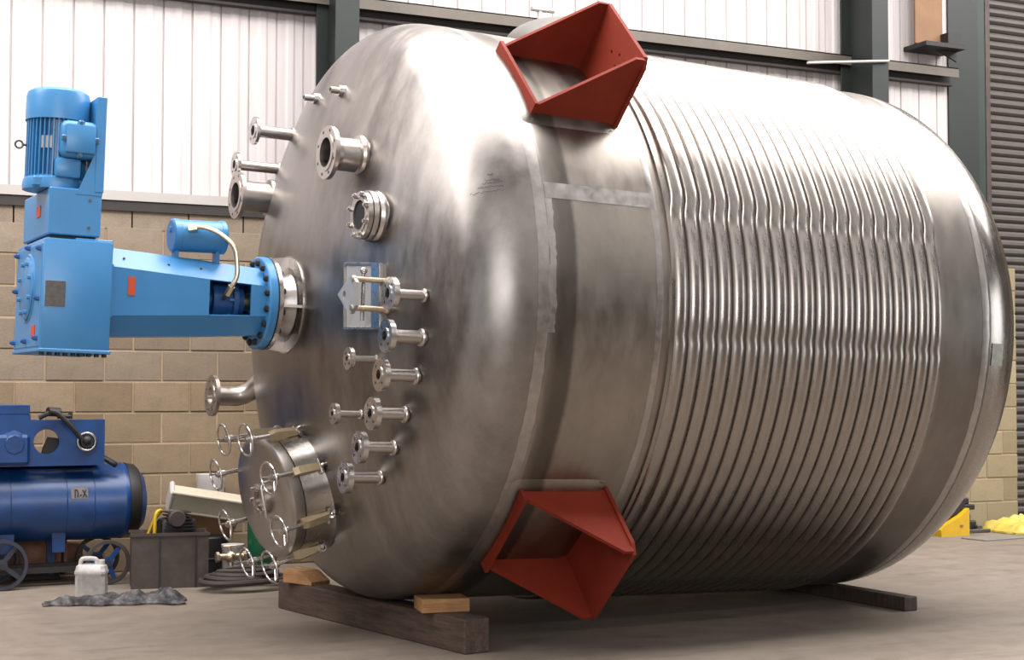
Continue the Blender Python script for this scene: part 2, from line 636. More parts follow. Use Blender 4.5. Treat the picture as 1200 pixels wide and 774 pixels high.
# roller shutter
door = struct(obj('door_1', MB().box2((10.72, YB + 0.24, 0), (16.1, YB + 0.27, 6.6)), 'shutter', smooth=False))
sm = MB()
pr = [(-0.041, 0.0), (-0.034, -0.012), (-0.015, -0.03), (0.012, -0.03), (0.03, -0.012), (0.036, 0.0)]
for a, b_ in zip(pr, pr[1:]):
    vs = [sm.b.verts.new(p) for p in ((0, a[1], a[0]), (5.3, a[1], a[0]), (5.3, b_[1], b_[0]), (0, b_[1], b_[0]))]
    sm.b.faces.new(vs)
smesh = sm.mesh('shutter_slat', False)
smesh.materials.append(M['shutter'])
for i in range(78):
    link('shutter_slat', smesh, None, door, (10.74, YB + 0.235, 0.06 + 0.082 * i))
struct(obj('trim_5', MB().box2((10.68, YB + 0.15, 0), (10.74, YB + 0.235, 6.6), 0.003), 'darksteel', smooth=False))

# board and bracket high on the wall between the posts
bd = obj('tan_board', MB().box2((9.60, 11.14, 4.56), (9.93, 11.165, 6.2), 0.004), 'tan', smooth=False)
tag(bd, 'tan board standing on the black bracket between the two green posts', 'board')
br = thing('wall_bracket', 'black steel bracket under the tan board near the door post', 'bracket', (9.8, 11.15, 4.47))
obj('shelf_plate', MB().box2((-0.2, -0.16, 0.04), (0.27, 0.16, 0.085), 0.004), 'black', br, smooth=False)
obj('back_plate', MB().box2((0.1, -0.12, 0.085), (0.27, 0.16, 0.2), 0.004), 'black', br, smooth=False)
obj('brace', MB().plate([(0, 0), (0.24, 0), (0.24, -0.09)], 0.02, frame((0.03, -0.02, 0.04), (1, 0, 0), (0, 0, 1))), 'black', br, smooth=False)
rd = obj('steel_rod', MB().cyl((8.06, 10.74, 4.15), (8.95, 10.74, 4.25), 0.012, 10), 'flash')
tag(rd, 'thin pale rod fixed across the front of the middle green column', 'rod')

# grey vertical tank between vessel and wall
tk = thing('storage_tank', 'grey domed tank standing behind the vessel with only its crown showing', 'tank', (5.41, 10.27, 0))
p = [(0.0, 0), (0.0, 0.44), (3.94, 0.44)] + [(3.94 + 0.2 * sin(a), 0.44 * cos(a)) for a in [pi / 2 * i / 10 for i in range(1, 11)]]
obj('tank_body', MB().lathe(p, (0, 0, 0), (0, 0, 1), 48), 'tank2', tk)
v = obj('vent_valve', MB().cyl((-0.19, 0, 4.05), (-0.19, 0, 4.19), 0.02, 10), 'flash', tk)
obj('valve_head', MB().box((-0.19, 0, 4.20), (0.14, 0.05, 0.035), 0.006).cyl((-0.12, 0, 4.20), (-0.07, 0, 4.20), 0.022, 10), 'flash', v)

# ================================================================== the vessel
R = 1.573
VLOC = (3.08879798, 7.91545883, 1.74553718)
VROT = (0, 0.0318716, 0.0485455)
ves = thing('pressure_vessel', 'large stainless steel vessel with domed ends and ribbed coil jacket lying on timbers', 'vessel', VLOC, VROT)
TW, TB, TC, TD = 0.129, 0.83, 2.598, 2.945


def headx(r):
    r = abs(r) / R
    if r <= 8 / 9:
        x = -(sqrt(4 - r * r) - 1.6125)
    elif r < 1:
        x = -sqrt(max(0.04 - (r - 0.8) ** 2, 0))
    else:
        x = 0
    return x * R


prof = []
for i in range(31):
    r = (8 / 9) * R * i / 30
    prof.append((headx(r), r))
ph0 = math.asin(0.8 / 1.8)
for i in range(1, 19):
    a = ph0 + (pi / 2 - ph0) * i / 18
    prof.append((-0.2 * R * cos(a), 0.8 * R + 0.2 * R * sin(a)))
prof.append((TW, R))
obj('front_head', MB().lathe(prof, seg=160), 'head', ves, label='domed front head with dull brushed finish')
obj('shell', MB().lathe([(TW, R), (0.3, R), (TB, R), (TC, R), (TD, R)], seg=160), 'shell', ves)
prof = [(TD, R)] + [(TD + 0.5 * R * sin(a), R * cos(a)) for a in [pi / 2 * i / 26 for i in range(1, 27)]]
obj('rear_head', MB().lathe(prof, seg=160), 'rear', ves, label='polished domed rear head')


def polar(t, deg, r=R):
    a = radians(deg)
    return Vector((t, -cos(a) * r, sin(a) * r))


def skin_strip(t0, t1, a0, a1, dr, jt=0.0, nt=2, na=60, seed=0):
    """a thin ground band lying on the shell; edges may be ragged"""
    b = MB()
    rows = []
    for i in range(na + 1):
        a = a0 + (a1 - a0) * i / na
        ja = noise.noise((a * 0.35 + seed, seed * 3.1, 0)) * jt + noise.noise((a * 1.3, seed, 4)) * jt * 0.5
        jb = noise.noise((a * 0.35, 9 + seed, 2)) * jt + noise.noise((a * 1.1, 7, seed)) * jt * 0.5
        row = []
        for k in range(nt + 1):
            f = k / nt
            t = (t0 + ja) * (1 - f) + (t1 + jb) * f
            rr = R + (dr if 0 < k < nt else 0.0005)
            row.append(b.b.verts.new(polar(t, a, rr)))
        rows.append(row)
    for A, B in zip(rows, rows[1:]):
        for k in range(nt):
            b.b.faces.new((A[k], A[k + 1], B[k + 1], B[k]))
    return b


obj('weld_band', skin_strip(0.052, 0.112, -180, 180, 0.0015, 0.006, 4, 260, 1), 'weld', ves, label='bright ground weld band round the front head joint')
obj('weld_band', skin_strip(0.112, 0.150, -6, 17.6, 0.0015, 0.014, 4, 40, 3), 'weld', ves, label='short ragged ground patch beside the front weld')
obj('weld_band', skin_strip(0.715, 0.752, -180, 180, 0.0015, 0.004, 4, 260, 5), 'weld', ves, label='narrow ground weld band before the coil jacket')
obj('weld_band', skin_strip(0.12, 0.75, 17.7, 20.7, 0.0015, 0.0, 6, 12, 2), 'weld', ves, label='ground lengthwise weld strip below the upper lug')
obj('weld_band', skin_strip(2.88, 2.93, -180, 180, 0.0015, 0.004, 4, 260, 8), 'weld', ves, label='ground weld band before the rear head')
obj('edge_ring', MB().lathe([(0.795, R), (0.795, R + 0.012), (0.818, R + 0.012), (0.818, R)], seg=160), 'coil', ves)

# scribbled marker lines, illegible in the photograph
ink = MB()
for li, (t0, t1, a) in enumerate(((-0.155, -0.13, 21.7), (-0.17, -0.11, 20.7), (-0.18, -0.10, 20.1), (-0.20, -0.09, 19.4), (-0.23, -0.09, 18.5))):
    t = t0
    while t < t1:
        r = 0.8 * R + sqrt(max((0.2 * R) ** 2 - t * t, 0)) + 0.0012
        w = random.uniform(0.004, 0.008)
        p0 = polar(t, a + random.uniform(-0.12, 0.12), r)
        p1 = polar(t + w, a + random.uniform(-0.25, 0.25), 0.8 * R + sqrt(max((0.2 * R) ** 2 - (t + w) ** 2, 0)) + 0.0012)
        ink.tube([p0, p1], 0.0011, 4)
        t += w + random.uniform(0.001, 0.004)
o = obj('marker_scribble', ink, 'ink', ves, smooth=False, label='small faint handwritten marks near the rim')
o['kind'] = 'stuff'

# half pipe coil jacket: twenty turns of one mesh
NP = 20
PITCH = (TC - TB) / NP
cb = MB()
NA, NK = 216, 9
rows = []


def sstep(x, a, b):
    x = min(1, max(0, (x - a) / (b - a)))
    return x * x * (3 - 2 * x)


for i in range(NA + 1):
    deg = -180 + 360 * i / NA
    off = 0.40 * sstep(deg, 15.5, 21.5) - 0.06 * sstep(deg, -6.0, -4.6) - 0.34 * sstep(deg, 95, 150)
    squash = 1.0 - 0.35 * max(0, 1 - abs(deg + 5.2) / 1.6) - 0.25 * max(0, 1 - abs(deg - 18.5) / 2.5)
    row = []
    for k in range(NK + 1):
        a = pi * k / NK
        t = PITCH * 0.5 - cos(a) * PITCH * 0.455 + (off - 0.21) * PITCH
        row.append(cb.b.verts.new(polar(t, deg, R - 0.004 + 0.031 * squash * sin(a) ** 0.85)))
    rows.append(row)
for i in range(NA):
    A, B = rows[i], rows[i + 1]
    for k in range(NK):
        cb.b.faces.new((A[k], A[k + 1], B[k + 1], B[k]))
bmesh.ops.remove_doubles(cb.b, verts=list(cb.b.verts), dist=1e-5)
cmesh = cb.mesh('half_pipe', True, 50)
cmesh.materials.append(M['coil'])
for i in range(NP):
    link('half_pipe', cmesh, None, ves, (TB + PITCH * i, 0, 0))

# pale sticker on the rear head
st = MB()
rows = []
for i in range(7):
    ph = radians(0.8 + 7.2 * i / 6)          # along the ellipse
    t, r = TD + 0.5 * R * sin(ph), R * cos(ph)
    rows.append([st.b.verts.new(polar(t, -7.5 + 4.5 * j / 6, r + 0.003)) for j in range(7)])
for A, B in zip(rows, rows[1:]):
    for k in range(6):
        st.b.faces.new((A[k], A[k + 1], B[k + 1], B[k]))
obj('sticker', st, 'sticker', ves, label='small pale label on the rear head')


# ---- nozzles
def flange_mesh(ro, ri, th, nh, rh, pcd, raised=True):
    b = MB()
    holes = [circle(ri, 24)]
    for k in range(nh):
        a = 2 * pi * (k + 0.5) / nh
        holes.append(circle(rh, 8, (pcd * cos(a), pcd * sin(a))))
    b.plate(circle(ro, 36), th, frame((0, 0, 0), (0, 1, 0), (0, 0, 1)), holes)   # thickness along +x
    if raised:
        rr = ri + (pcd - ri) * 0.55
        b.lathe([(-0.004, ri), (-0.004, rr), (0.001, rr), (0.001, ri)], seg=24, closed=True)
    # weld hub behind the flange
    b.lathe([(th, ri * 1.25), (th + ri * 0.7, ri * 1.1), (th + ri * 0.7, ri), (th, ri)], seg=24, closed=True)
    return b


fcache = {}


def nozzle(a, b, tf, rp, ro, nh, th=0.018, ri=None, bolts=False, bend=None, boss=True):
    r = math.hypot(a, b)
    base = headx(r)
    ri = ri or rp * 0.86
    L = base - tf
    n = MB()
    if bend is None:
        n.lathe([(L + 0.05, rp), (th * 0.5 + 0.004, rp), (th * 0.5 + 0.004, ri), (L + 0.02, ri)], seg=24)
        if boss:
            n.torus((L - 0.002, 0, 0), (1, 0, 0), rp * 1.02, rp * 0.22 + 0.004, 24, 8)
    else:
        n.tube([(th * 0.5, 0, 0)] + bend, rp, 18)
    o = obj('nozzle', n, 'nozzle', ves, (tf, a, b))
    k = (ro, ri, th, nh)
    if k not in fcache:
        rh = 0.009 if ro > 0.09 else 0.0075
        f = flange_mesh(ro, ri, th, nh, rh, (ro + ri * 1.25) * 0.5)
        me = f.mesh('flange', True)
        me.materials.append(M['bright' if ro < 0.085 else 'nozzle'])
        fcache[k] = me
    link('flange', fcache[k], None, o)
    if bolts:
        for i in range(nh):
            an = 2 * pi * (i + 0.5) / nh
            pc = (ro + ri * 1.25) * 0.5
            y, z = pc * cos(an), pc * sin(an)
            obj('bolt', MB().cyl((-0.018, y, z), (0.0, y, z), 0.0145, 6).cyl((-0.025, y, z), (-0.017, y, z), 0.0085, 8), 'bright', o)
    return o


nozzle(0.648, 1.038, -0.60, 0.034, 0.080, 4)
nozzle(0.965, 0.882, -0.60, 0.030, 0.075, 4)
nozzle(0.796, 0.676, -0.643, 0.090, 0.137, 8, 0.022, 0.074)
nozzle(-0.603, 0.734, -0.643, 0.085, 0.135, 8, 0.024, 0.075)
for a, b, tf, rp in ((-1.216, -0.004, -0.55, 0.025), (-1.201, -0.202, -0.553, 0.033), (-1.152, -0.383, -0.555, 0.031), (-1.055, -0.566, -0.55, 0.031), (-0.944, -0.729, -0.563, 0.029), (-0.797, -0.88, -0.571, 0.029)):
    nozzle(a, b, tf, rp, 0.079, 4, 0.027, 0.024)
nozzle(-0.902, -0.305, -0.613, 0.017, 0.055, 4, 0.02, 0.013)
nozzle(-0.745, -0.572, -0.615, 0.017, 0.053, 4, 0.02, 0.013)
nozzle(1.252, -0.488, -0.60, 0.060, 0.125, 8, 0.022, 0.050,
       bend=[(0.10, 0, 0), (0.16, 0, 0), (0.20, -0.012, 0.012), (0.235, -0.035, 0.035), (0.262, -0.07, 0.07), (0.30, -0.15, 0.13)])
# sight glass: short neck, two flanges, bolts and a dark pane
sg = nozzle(-0.846, 0.401, -0.552, 0.100, 0.118, 8, 0.024, 0.074, bolts=True)
obj('glass_pane', MB().cyl((0.004, 0, 0), (0.012, 0, 0), 0.0745, 28), 'dark', sg, label='dark sight glass pane')
obj('back_flange', MB().lathe([(0.028, 0.07), (0.028, 0.124), (0.052, 0.126), (0.052, 0.07)], seg=36, closed=True), 'nozzle', sg)
# two small stub pipes near the top
for a, b, tf in ((0.257, 1.185, -0.448), (-0.167, 1.152, -0.46)):
    bx = headx(math.hypot(a, b))
    o = obj('stub_pipe', MB().lathe([(bx - tf + 0.03, 0.018), (0, 0.018), (0, 0.012), (0.05, 0.012), (0.05, 0)], seg=16), 'nozzle', ves, (tf, a, b))
    obj('collar', MB().lathe([(bx - tf - 0.03, 0.018), (bx - tf - 0.028, 0.03), (bx - tf + 0.03, 0.034)], seg=16), 'bright', o)


# ---- support lugs
def lug(deg):
    th = radians(deg)
    sg_ = 1 if deg > 0 else -1
    er = Vector((0, -cos(th), sin(th)))
    et = Vector((0, sin(th) * sg_, cos(th) * sg_))
    ex = Vector((1, 0, 0))
    P = lambda t, s, h: ex * t + et * s + er * h
    # reinforcing pad that follows the shell, rounded corners
    pad = MB()
    nt, ns = 12, 16
    g0 = []
    for i in range(nt + 1):
        row = []
        for j in range(ns + 1):
            u, w = -1 + 2 * i / nt, -1 + 2 * j / ns
            tt = 0.345 + 0.27 * u * sqrt(1 - 0.05 * w ** 8)
            aa = 11.9 * w * sqrt(1 - 0.05 * u ** 8)
            edge = i in (0, nt) or j in (0, ns)
            an = radians(aa)
            h = (R + (0.0 if edge else 0.012))
            row.append(pad.b.verts.new(P(tt, sin(an) * h, cos(an) * h)))
        g0.append(row)
    for A, B in zip(g0, g0[1:]):
        for k in range(ns):
            pad.b.faces.new((A[k], A[k + 1], B[k + 1], B[k]))
    lo = obj('support_lug', pad, 'shell', ves, label='%s red primed support lug on a steel pad' % ('upper' if deg > 0 else 'lower'))
    S, T = 0.262, 0.018
    gb = sqrt(R * R - S * S) - 0.004
    for s in (-S, S - T):
        out = [(0.155, gb), (0.155, 1.605), (0.575, 1.945), (0.625, 1.945), (0.625, gb)]
        obj('gusset', MB().plate(out, T, frame(P(0, s + (T if sg_ > 0 else 0) * 0, 0), ex, er) if ex.cross(er).dot(et) > 0 else frame(P(0, s + T, 0), ex, er)), 'red', lo, smooth=False)
    n = 14
    arc = [(S * 1.04 * (1 - 2 * i / n), 0) for i in range(n + 1)]
    arc = [(s, sqrt(R * R - s * s) - 0.004) for s, _ in arc]
    out = [(-S * 1.04, 1.90), (-S * 1.04 + 0.03, 1.952), (S * 1.04 - 0.03, 1.952), (S * 1.04, 1.90)] + arc
    holes = [circle(0.0085, 8, c) for c in ((0.03, 1.80), (-0.045, 1.83), (-0.05, 1.765))]
    m = frame(P(0.622, 0, 0), et, er)
    if et.cross(er).x < 0:
        m = frame(P(0.644, 0, 0), et, er)
    obj('base_plate', MB().plate(out, 0.022, m, holes), 'red', lo, smooth=False)
    out = [(-S * 1.04, 1.625), (S * 1.04, 1.625)] + arc
    m = frame(P(0.138, 0, 0), et, er)
    if et.cross(er).x < 0:
        m = frame(P(0.158, 0, 0), et, er)
    obj('lip_plate', MB().plate(out, 0.02, m), 'red', lo, smooth=False)
    return lo


lug(45)
lug(-45)

# ---- davit bracket on a square pad
q = [Vector((-0.528, -0.688, 0.172)), Vector((-0.453, -0.967, 0.157)), Vector((-0.448, -0.982, -0.154)), Vector((-0.525, -0.708, -0.148))]
nrm = Vector((-0.965, -0.265, 0))
pd = MB()
pd.loft([[p + nrm * 0.03 for p in q], [p - nrm * 0.03 for p in q]])
davit_e = [q[0] + nrm * 0.034, q[1] + nrm * 0.034, q[2] + nrm * 0.034, q[3] + nrm * 0.034]
davit = obj('davit_bracket', pd, 'satin', ves, smooth=False, label='square polished pad carrying a pinned hinge plate')
eb_ = MB()
for a_, b_ in ((0, 1), (1, 2), (2, 3), (3, 0)):
    eb_.tube([davit_e[a_], davit_e[b_]], 0.007, 6)
obj('pad_edge', eb_, 'bright', davit)
w_ = (davit_e[1] - davit_e[0]) * 0.22
obj('side_strip', MB().loft([[davit_e[1] - w_, davit_e[1], davit_e[2], davit_e[2] - w_], [p + nrm * 0.012 for p in (davit_e[1] - w_, davit_e[1], davit_e[2], davit_e[2] - w_)]]), 'bright', davit, smooth=False)
pent = [(-1.07, 0.052), (-1.02, 0.088), (-0.995, 0.088), (-0.845, 0.005), (-0.99, -0.095), (-1.02, -0.095), (-1.07, -0.06)]
obj('hinge_plate', MB().plate([(-y, z) for y, z in pent], 0.018, frame((-0.635, 0, 0), (0, -1, 0), (0, 0, 1)), [circle(0.02, 12, (0.93, 0.0))]), 'satin', davit, smooth=False)
for z in (0.07, -0.068):
    obj('hinge_pin', MB().cyl((-0.66, -1.03, z), (-0.47, -1.03, z), 0.014, 12).ball((-0.47, -1.03, z), 0.02), 'brass', davit)
obj('hinge_rod', MB().cyl((-0.585, -1.0, -0.125), (-0.585, -1.0, 0.11), 0.0095, 10).ball((-0.585, -1.0, 0.115), 0.018), 'bright', davit)

# ---- agitator stool: rings and ribs welded to the crown
stool = obj('agitator_stool', MB().lathe([(-0.606, 0.20), (-0.606, 0.262), (-0.592, 0.262), (-0.592, 0.20)], seg=64, closed=True), 'bright', ves, label='steel ring stool under the agitator flange')
obj('top_ring', MB().lathe([(-0.725, 0.15), (-0.725, 0.246), (-0.703, 0.246), (-0.703, 0.15)], seg=64, closed=True), 'bright', stool)
for k in range(4):
    a = 2 * pi * k / 4 + 0.06
    u = Vector((0, cos(a), sin(a)))
    obj('rib', MB().plate([(-0.705, 0.13), (-0.705, 0.24), (-0.60, 0.255), (-0.585, 0.13)], 0.014, frame(Vector((0, 0, 0)), (1, 0, 0), u)), 'nozzle', stool, smooth=False)
obj('neck', MB().lathe([(-0.70, 0.13), (-0.66, 0.15), (-0.62, 0.165), (-0.58, 0.185)], seg=40), 'weld', stool)
for k in range(12):
    a = 2 * pi * (k + 0.5) / 12
    obj('nut', MB().cyl((-0.703, 0.21 * cos(a), 0.21 * sin(a)), (-0.683, 0.21 * cos(a), 0.21 * sin(a)), 0.015, 6), 'black', stool)

# ---- manway with eight swing bolts
P0 = Vector((-0.4560, 0.01, -0.97))
N = Vector((-0.967, -0.095, -0.233)).normalized()
U = Vector((0, 1, 0))
U = (U - N * U.dot(N)).normalized()
W = U.cross(N)
if W.z < 0:
    W = -W
mw = obj('manway', MB().lathe([(-0.12, 0.36), (-0.03, 0.347), (0.0, 0.335), (0.02, 0.327), (0.165, 0.327), (0.165, 0.29), (-0.1, 0.29)], P0, N, 64), 'neck', ves, label='round bolted manway neck low on the front head')
obj('cover', MB().lathe([(0.168, 0.0), (0.168, 0.322), (0.18, 0.327), (0.225, 0.327), (0.236, 0.316), (0.242, 0.29), (0.25, 0.2), (0.254, 0.10), (0.254, 0)], P0, N, 64), 'cover', mw, label='polished manway cover')
C0 = P0 + N * 0.25 - U * 0.02
obj('cover_nozzle', MB().lathe([(0, 0.085), (0.03, 0.085), (0.035, 0.08), (0.035, 0.05), (0.012, 0.05), (0.012, 0)], C0, N, 32), 'nozzle', mw)
for k in range(6):
    a = 2 * pi * k / 6
    c = C0 + (U * cos(a) + W * sin(a)) * 0.067
    obj('bolt', MB().cyl(c + N * 0.03, c + N * 0.052, 0.011, 6), 'bright', mw)
hp = lambda u, w, n: P0 + U * u + W * w + N * n
obj('cover_handle', MB().tube([hp(-0.15, 0.10, 0.24), hp(-0.15, 0.10, 0.30), hp(-0.15, 0.08, 0.315), hp(-0.15, -0.08, 0.315), hp(-0.15, -0.10, 0.30), hp(-0.15, -0.10, 0.24)], 0.008, 8), 'bright', mw)
HWR, HWS = 0.345, 0.285
for k in range(8):
    a = radians(22.5 + 45 * k)
    d = U * cos(a) + W * sin(a)
    tn = N.cross(d)
    c = P0 + d * HWR
    lean = (N + d * 0.05).normalized()
    wc = c + lean * (HWS + 0.06)
    sb = MB()
    sb.cyl(c + N * 0.05, wc, 0.0115, 10)
    sb.torus(wc, lean, 0.082, 0.0065, 32, 8)
    for m in range(3):
        sa = a + 2 * pi * m / 3
        e = (d * cos(sa) + tn * sin(sa))
        sb.cyl(wc - lean * 0.03, wc + e * 0.08, 0.005, 6)
    sb.cyl(wc - lean * 0.05, wc - lean * 0.01, 0.019, 12)
    obj('swing_bolt', sb, 'bright', mw)
    cl = MB()
    fr = frame(c + tn * 0.02 + N * 0.0, N, d)
    cl.plate([(0.05, -0.016), (0.05, 0.012), (0.09, 0.020), (0.175, 0.030), (0.205, 0.022), (0.205, -0.022), (0.17, -0.024), (0.10, -0.016)], 0.04, frame(c - tn * 0.02, N, d) if N.cross(d).dot(tn) > 0 else frame(c + tn * 0.02, N, d))
    obj('clamp_lug', cl, 'lugcast', mw, smooth=False, label='cream cast clamp lug')
    obj('eye_pin', MB().cyl(c - tn * 0.04 + N * 0.045, c + tn * 0.04 + N * 0.045, 0.011, 10).torus(c + N * 0.03, tn, 0.02, 0.008, 14, 6), 'bright', mw)

# ================================================================== agitator drive
AT = -0.77
yaw, ap = VROT[2], VROT[1]
ex = Vector((cos(yaw) * cos(ap), sin(yaw) * cos(ap), -sin(ap)))
drv = thing('agitator_drive', 'bright blue agitator drive with upright motor bolted to the vessel end', 'motor', Vector(VLOC) + ex * AT, VROT)
OFF = (-AT, 0, 0)


def dpart(name, mb, mat, parent=drv, smooth=True, label=None):
    return obj(name, mb, mat, parent, OFF if parent is drv else (0, 0, 0), smooth=smooth, label=label)


# mounting flange
mf = dpart('mounting_flange', MB().lathe([(-0.776, 0.10), (-0.776, 0.238), (-0.77, 0.245), (-0.733, 0.245), (-0.733, 0.10)], seg=64, closed=True), 'blue')
obj('gasket', MB().lathe([(-0.733, 0.12), (-0.733, 0.247), (-0.725, 0.247), (-0.725, 0.12)], seg=64, closed=True), 'black', mf, label='black gasket')
for k in range(16):
    a = 2 * pi * (k + 0.5) / 16
    y, z = 0.212 * cos(a), 0.212 * sin(a)
    obj('bolt', MB().cyl((-0.791, y, z), (-0.776, y, z), 0.0175, 6).cyl((-0.796, y, z), (-0.79, y, z), 0.01, 8), 'black', mf, label='dark flange bolt' if k == 0 else None)


# octagonal tapered lantern
def octo(t, r, fl):
    return [(t, -r, -fl), (t, -r, fl), (t, -fl, r), (t, fl, r), (t, r, fl), (t, r, -fl), (t, fl, -r), (t, -fl, -r)]


la = MB()
sec = [(-1.60, 0.222, 0.122), (-1.085, 0.195, 0.092), (-0.86, 0.18, 0.082), (-0.77, 0.175, 0.078)]
rings = [[la.b.verts.new(p) for p in octo(*s)] for s in sec]
rin = [[la.b.verts.new(p) for p in octo(s[0], s[1] - 0.012, s[2] - 0.005)] for s in sec]
for i in range(3):
    for k in range(8):
        if i == 1 and k in (0, 4):
            continue
        la.b.faces.new((rings[i][k], rings[i][(k + 1) % 8], rings[i + 1][(k + 1) % 8], rings[i + 1][k]))
        la.b.faces.new((rin[i][k], rin[i][(k + 1) % 8], rin[i + 1][(k + 1) % 8], rin[i + 1][k]))
for k in (0, 4):
    k2 = (k + 1) % 8
    for (i, j) in ((1, 1), (2, 2)):
        la.b.faces.new((rings[i][k], rings[i][k2], rin[i][k2], rin[i][k]))
    for kk in (k, k2):
        la.b.faces.new((rings[1][kk], rings[2][kk], rin[2][kk], rin[1][kk]))
la.b.faces.new(rin[0])
lan = dpart('lantern', la, 'blue', smooth=False)
# end collar where the lantern meets the gearbox
obj('end_frame', MB().loft([octo(-1.612, 0.235, 0.13), octo(-1.585, 0.235, 0.13)]), 'blue', lan, smooth=False)
obj('label_plate', MB().box((-1.49, -0.2185, 0.03), (0.036, 0.003, 0.092), rot=None), 'orange', lan, smooth=False, label='orange warning label')
for t in (-1.52, -1.29, -1.12):
    f = (t + 1.6) / 0.83
    r = 0.222 - 0.047 * f
    fl = 0.122 - 0.044 * f
    mid = Vector((t, -(r + fl) / 2, (r + fl) / 2))
    obj('screw', MB().cyl(mid, mid + Vector((0, -0.006, 0.006)), 0.006, 6), 'plate', lan)
cp = MB()
cp.cyl((-1.12, 0, 0), (-0.78, 0, 0), 0.045, 20)
obj('shaft', cp, 'brass', lan)
obj('coupling', MB().lathe([(-1.09, 0.05), (-1.09, 0.088), (-1.05, 0.088), (-1.05, 0.06), (-1.03, 0.06), (-1.03, 0.105), (-0.93, 0.105), (-0.93, 0.13), (-0.905, 0.13), (-0.905, 0.08), (-0.86, 0.08)], seg=32), 'blue_in', lan)
for k in range(8):
    a = 2 * pi * k / 8
    obj('coupling_bolt', MB().cyl((-0.955, 0.115 * cos(a), 0.115 * sin(a)), (-0.93, 0.115 * cos(a), 0.115 * sin(a)), 0.01, 6), 'blue', lan)

# gearbox
gb_ = MB().box((-1.775, 0, -0.043), (0.33, 0.64, 0.545), 0.012, seg=2)
gear = dpart('gearbox', gb_, 'blue')
obj('face_rim', MB().box((-1.936, 0, -0.043), (0.014, 0.6, 0.5), 0.005), 'blue', gear)
ov = [(y * 0.20, z) for y, z in circle(1.0, 40)]
obj('end_cover', MB().lathe([(-1.958, 0), (-1.958, 0.15), (-1.954, 0.156), (-1.94, 0.158)], (0, 0, 0.0), (1, 0, 0), 48).lathe([(-1.944, 0.155), (-1.95, 0.163), (-1.944, 0.172), (-1.938, 0.172)], (0, 0, 0), (1, 0, 0), 48), 'blue', gear)
for k in range(8):
    a = 2 * pi * (k + 0.5) / 8
    obj('bolt', MB().cyl((-1.973, 0.128 * cos(a), 0.128 * sin(a)), (-1.958, 0.128 * cos(a), 0.128 * sin(a)), 0.011, 6), 'blue', gear)
for y, z in ((-0.26, 0.18), (0.26, 0.18), (-0.26, -0.06), (0.27, -0.0), (-0.26, -0.25), (0.27, -0.26), (0, -0.26), (0.0, 0.2)):
    obj('bolt', MB().cyl((-1.96, y, z), (-1.94, y, z), 0.013, 6).cyl((-1.968, y, z), (-1.96, y, z), 0.008, 8), 'blue_in', gear)
for i in range(9):
    t = -1.925 + 0.037 * i
    obj('base_bolt', MB().cyl((t, -0.29, -0.332), (t, -0.29, -0.315), 0.0125 if i != 5 else 0.02, 6), 'black', gear, label='dark bolt under the gearbox' if i == 0 else None)
obj('base_flange', MB().box((-1.775, 0, -0.308), (0.34, 0.65, 0.018), 0.004), 'blue', gear)
obj('nameplate', MB().box((-1.879, -0.3215, -0.037), (0.094, 0.004, 0.122), 0.001).box((-1.911, -0.3245, -0.005), (0.012, 0.002, 0.05)), 'plate', gear, smooth=False, label='grey nameplate')
obj('label_plate', MB().box((-1.9445, -0.17, -0.215), (0.004, 0.08, 0.055)), 'orange', gear, smooth=False, label='small orange label')
obj('top_rim', MB().box((-1.70, 0, 0.232), (0.18, 0.6, 0.012), 0.004), 'blue', gear)

# motor stool: box, back plate and two gussets
stl = dpart('motor_stool', MB().box((-1.797, 0, 0.362), (0.248, 0.6, 0.228), 0.006), 'blue')
obj('foot_plate', MB().box((-1.797, 0, 0.241), (0.215, 0.54, 0.014), 0.002), 'black', stl)
obj('back_plate', MB().box((-1.69, 0.0, 0.70), (0.046, 0.61, 0.47), 0.004), 'blue', stl)
gp = [(-1.672, 0.45), (-1.672, 0.934), (-1.702, 0.934), (-1.716, 0.90), (-1.722, 0.64), (-1.785, 0.476), (-1.80, 0.45)]
for y in (-0.302, 0.29):
    obj('side_gusset', MB().plate(gp, 0.012, frame((0, y + 0.012, 0), (1, 0, 0), (0, 0, 1))), 'blue', stl, smooth=False)
obj('label_plate', MB().box((-1.9225, -0.07, 0.375), (0.004, 0.085, 0.055)), 'orange', stl, smooth=False, label='orange label')
for z in (0.29, 0.425):
    obj('screw', MB().cyl((-1.73, -0.303, z), (-1.73, -0.298, z), 0.008, 6), 'plate', stl)

# motor
MX, MY = -1.862, -0.12
mo = MB()
mo.lathe([(0.50, 0), (0.50, 0.118), (0.83, 0.118), (0.83, 0)], (MX, MY, 0), (0, 0, 1), 40)
for k in range(40):
    a = 2 * pi * k / 40
    u = Vector((cos(a), sin(a), 0))
    mo.box(Vector((MX, MY, 0.675)) + u * 0.126, (0.036, 0.006, 0.29), 0, Matrix.Rotation(a, 3, 'Z'))
motor = dpart('motor', mo, 'blue')
obj('fan_cowl', MB().lathe([(0.815, 0.14), (0.815, 0.152), (0.93, 0.152), (0.955, 0.146), (0.968, 0.13), (0.972, 0.10), (0.972, 0)], (MX, MY, 0), (0, 0, 1), 48).lathe([(0.815, 0.14), (0.93, 0.14)], (MX, MY, 0), (0, 0, 1), 48), 'blue', motor)
obj('end_shield', MB().lathe([(0.476, 0), (0.476, 0.152), (0.50, 0.155), (0.528, 0.15), (0.545, 0.13)], (MX, MY, 0), (0, 0, 1), 48), 'blue', motor)
for k in range(4):
    a = pi / 4 + pi / 2 * k
    obj('shield_ear', MB().box((MX + 0.145 * cos(a), MY + 0.145 * sin(a), 0.505), (0.05, 0.04, 0.05), 0.008), 'blue', motor)
ex_ = MB().box((-1.79, -0.262, 0.715), (0.18, 0.10, 0.185), 0.035, seg=3)
tb = obj('terminal_box', ex_, 'blue', motor)
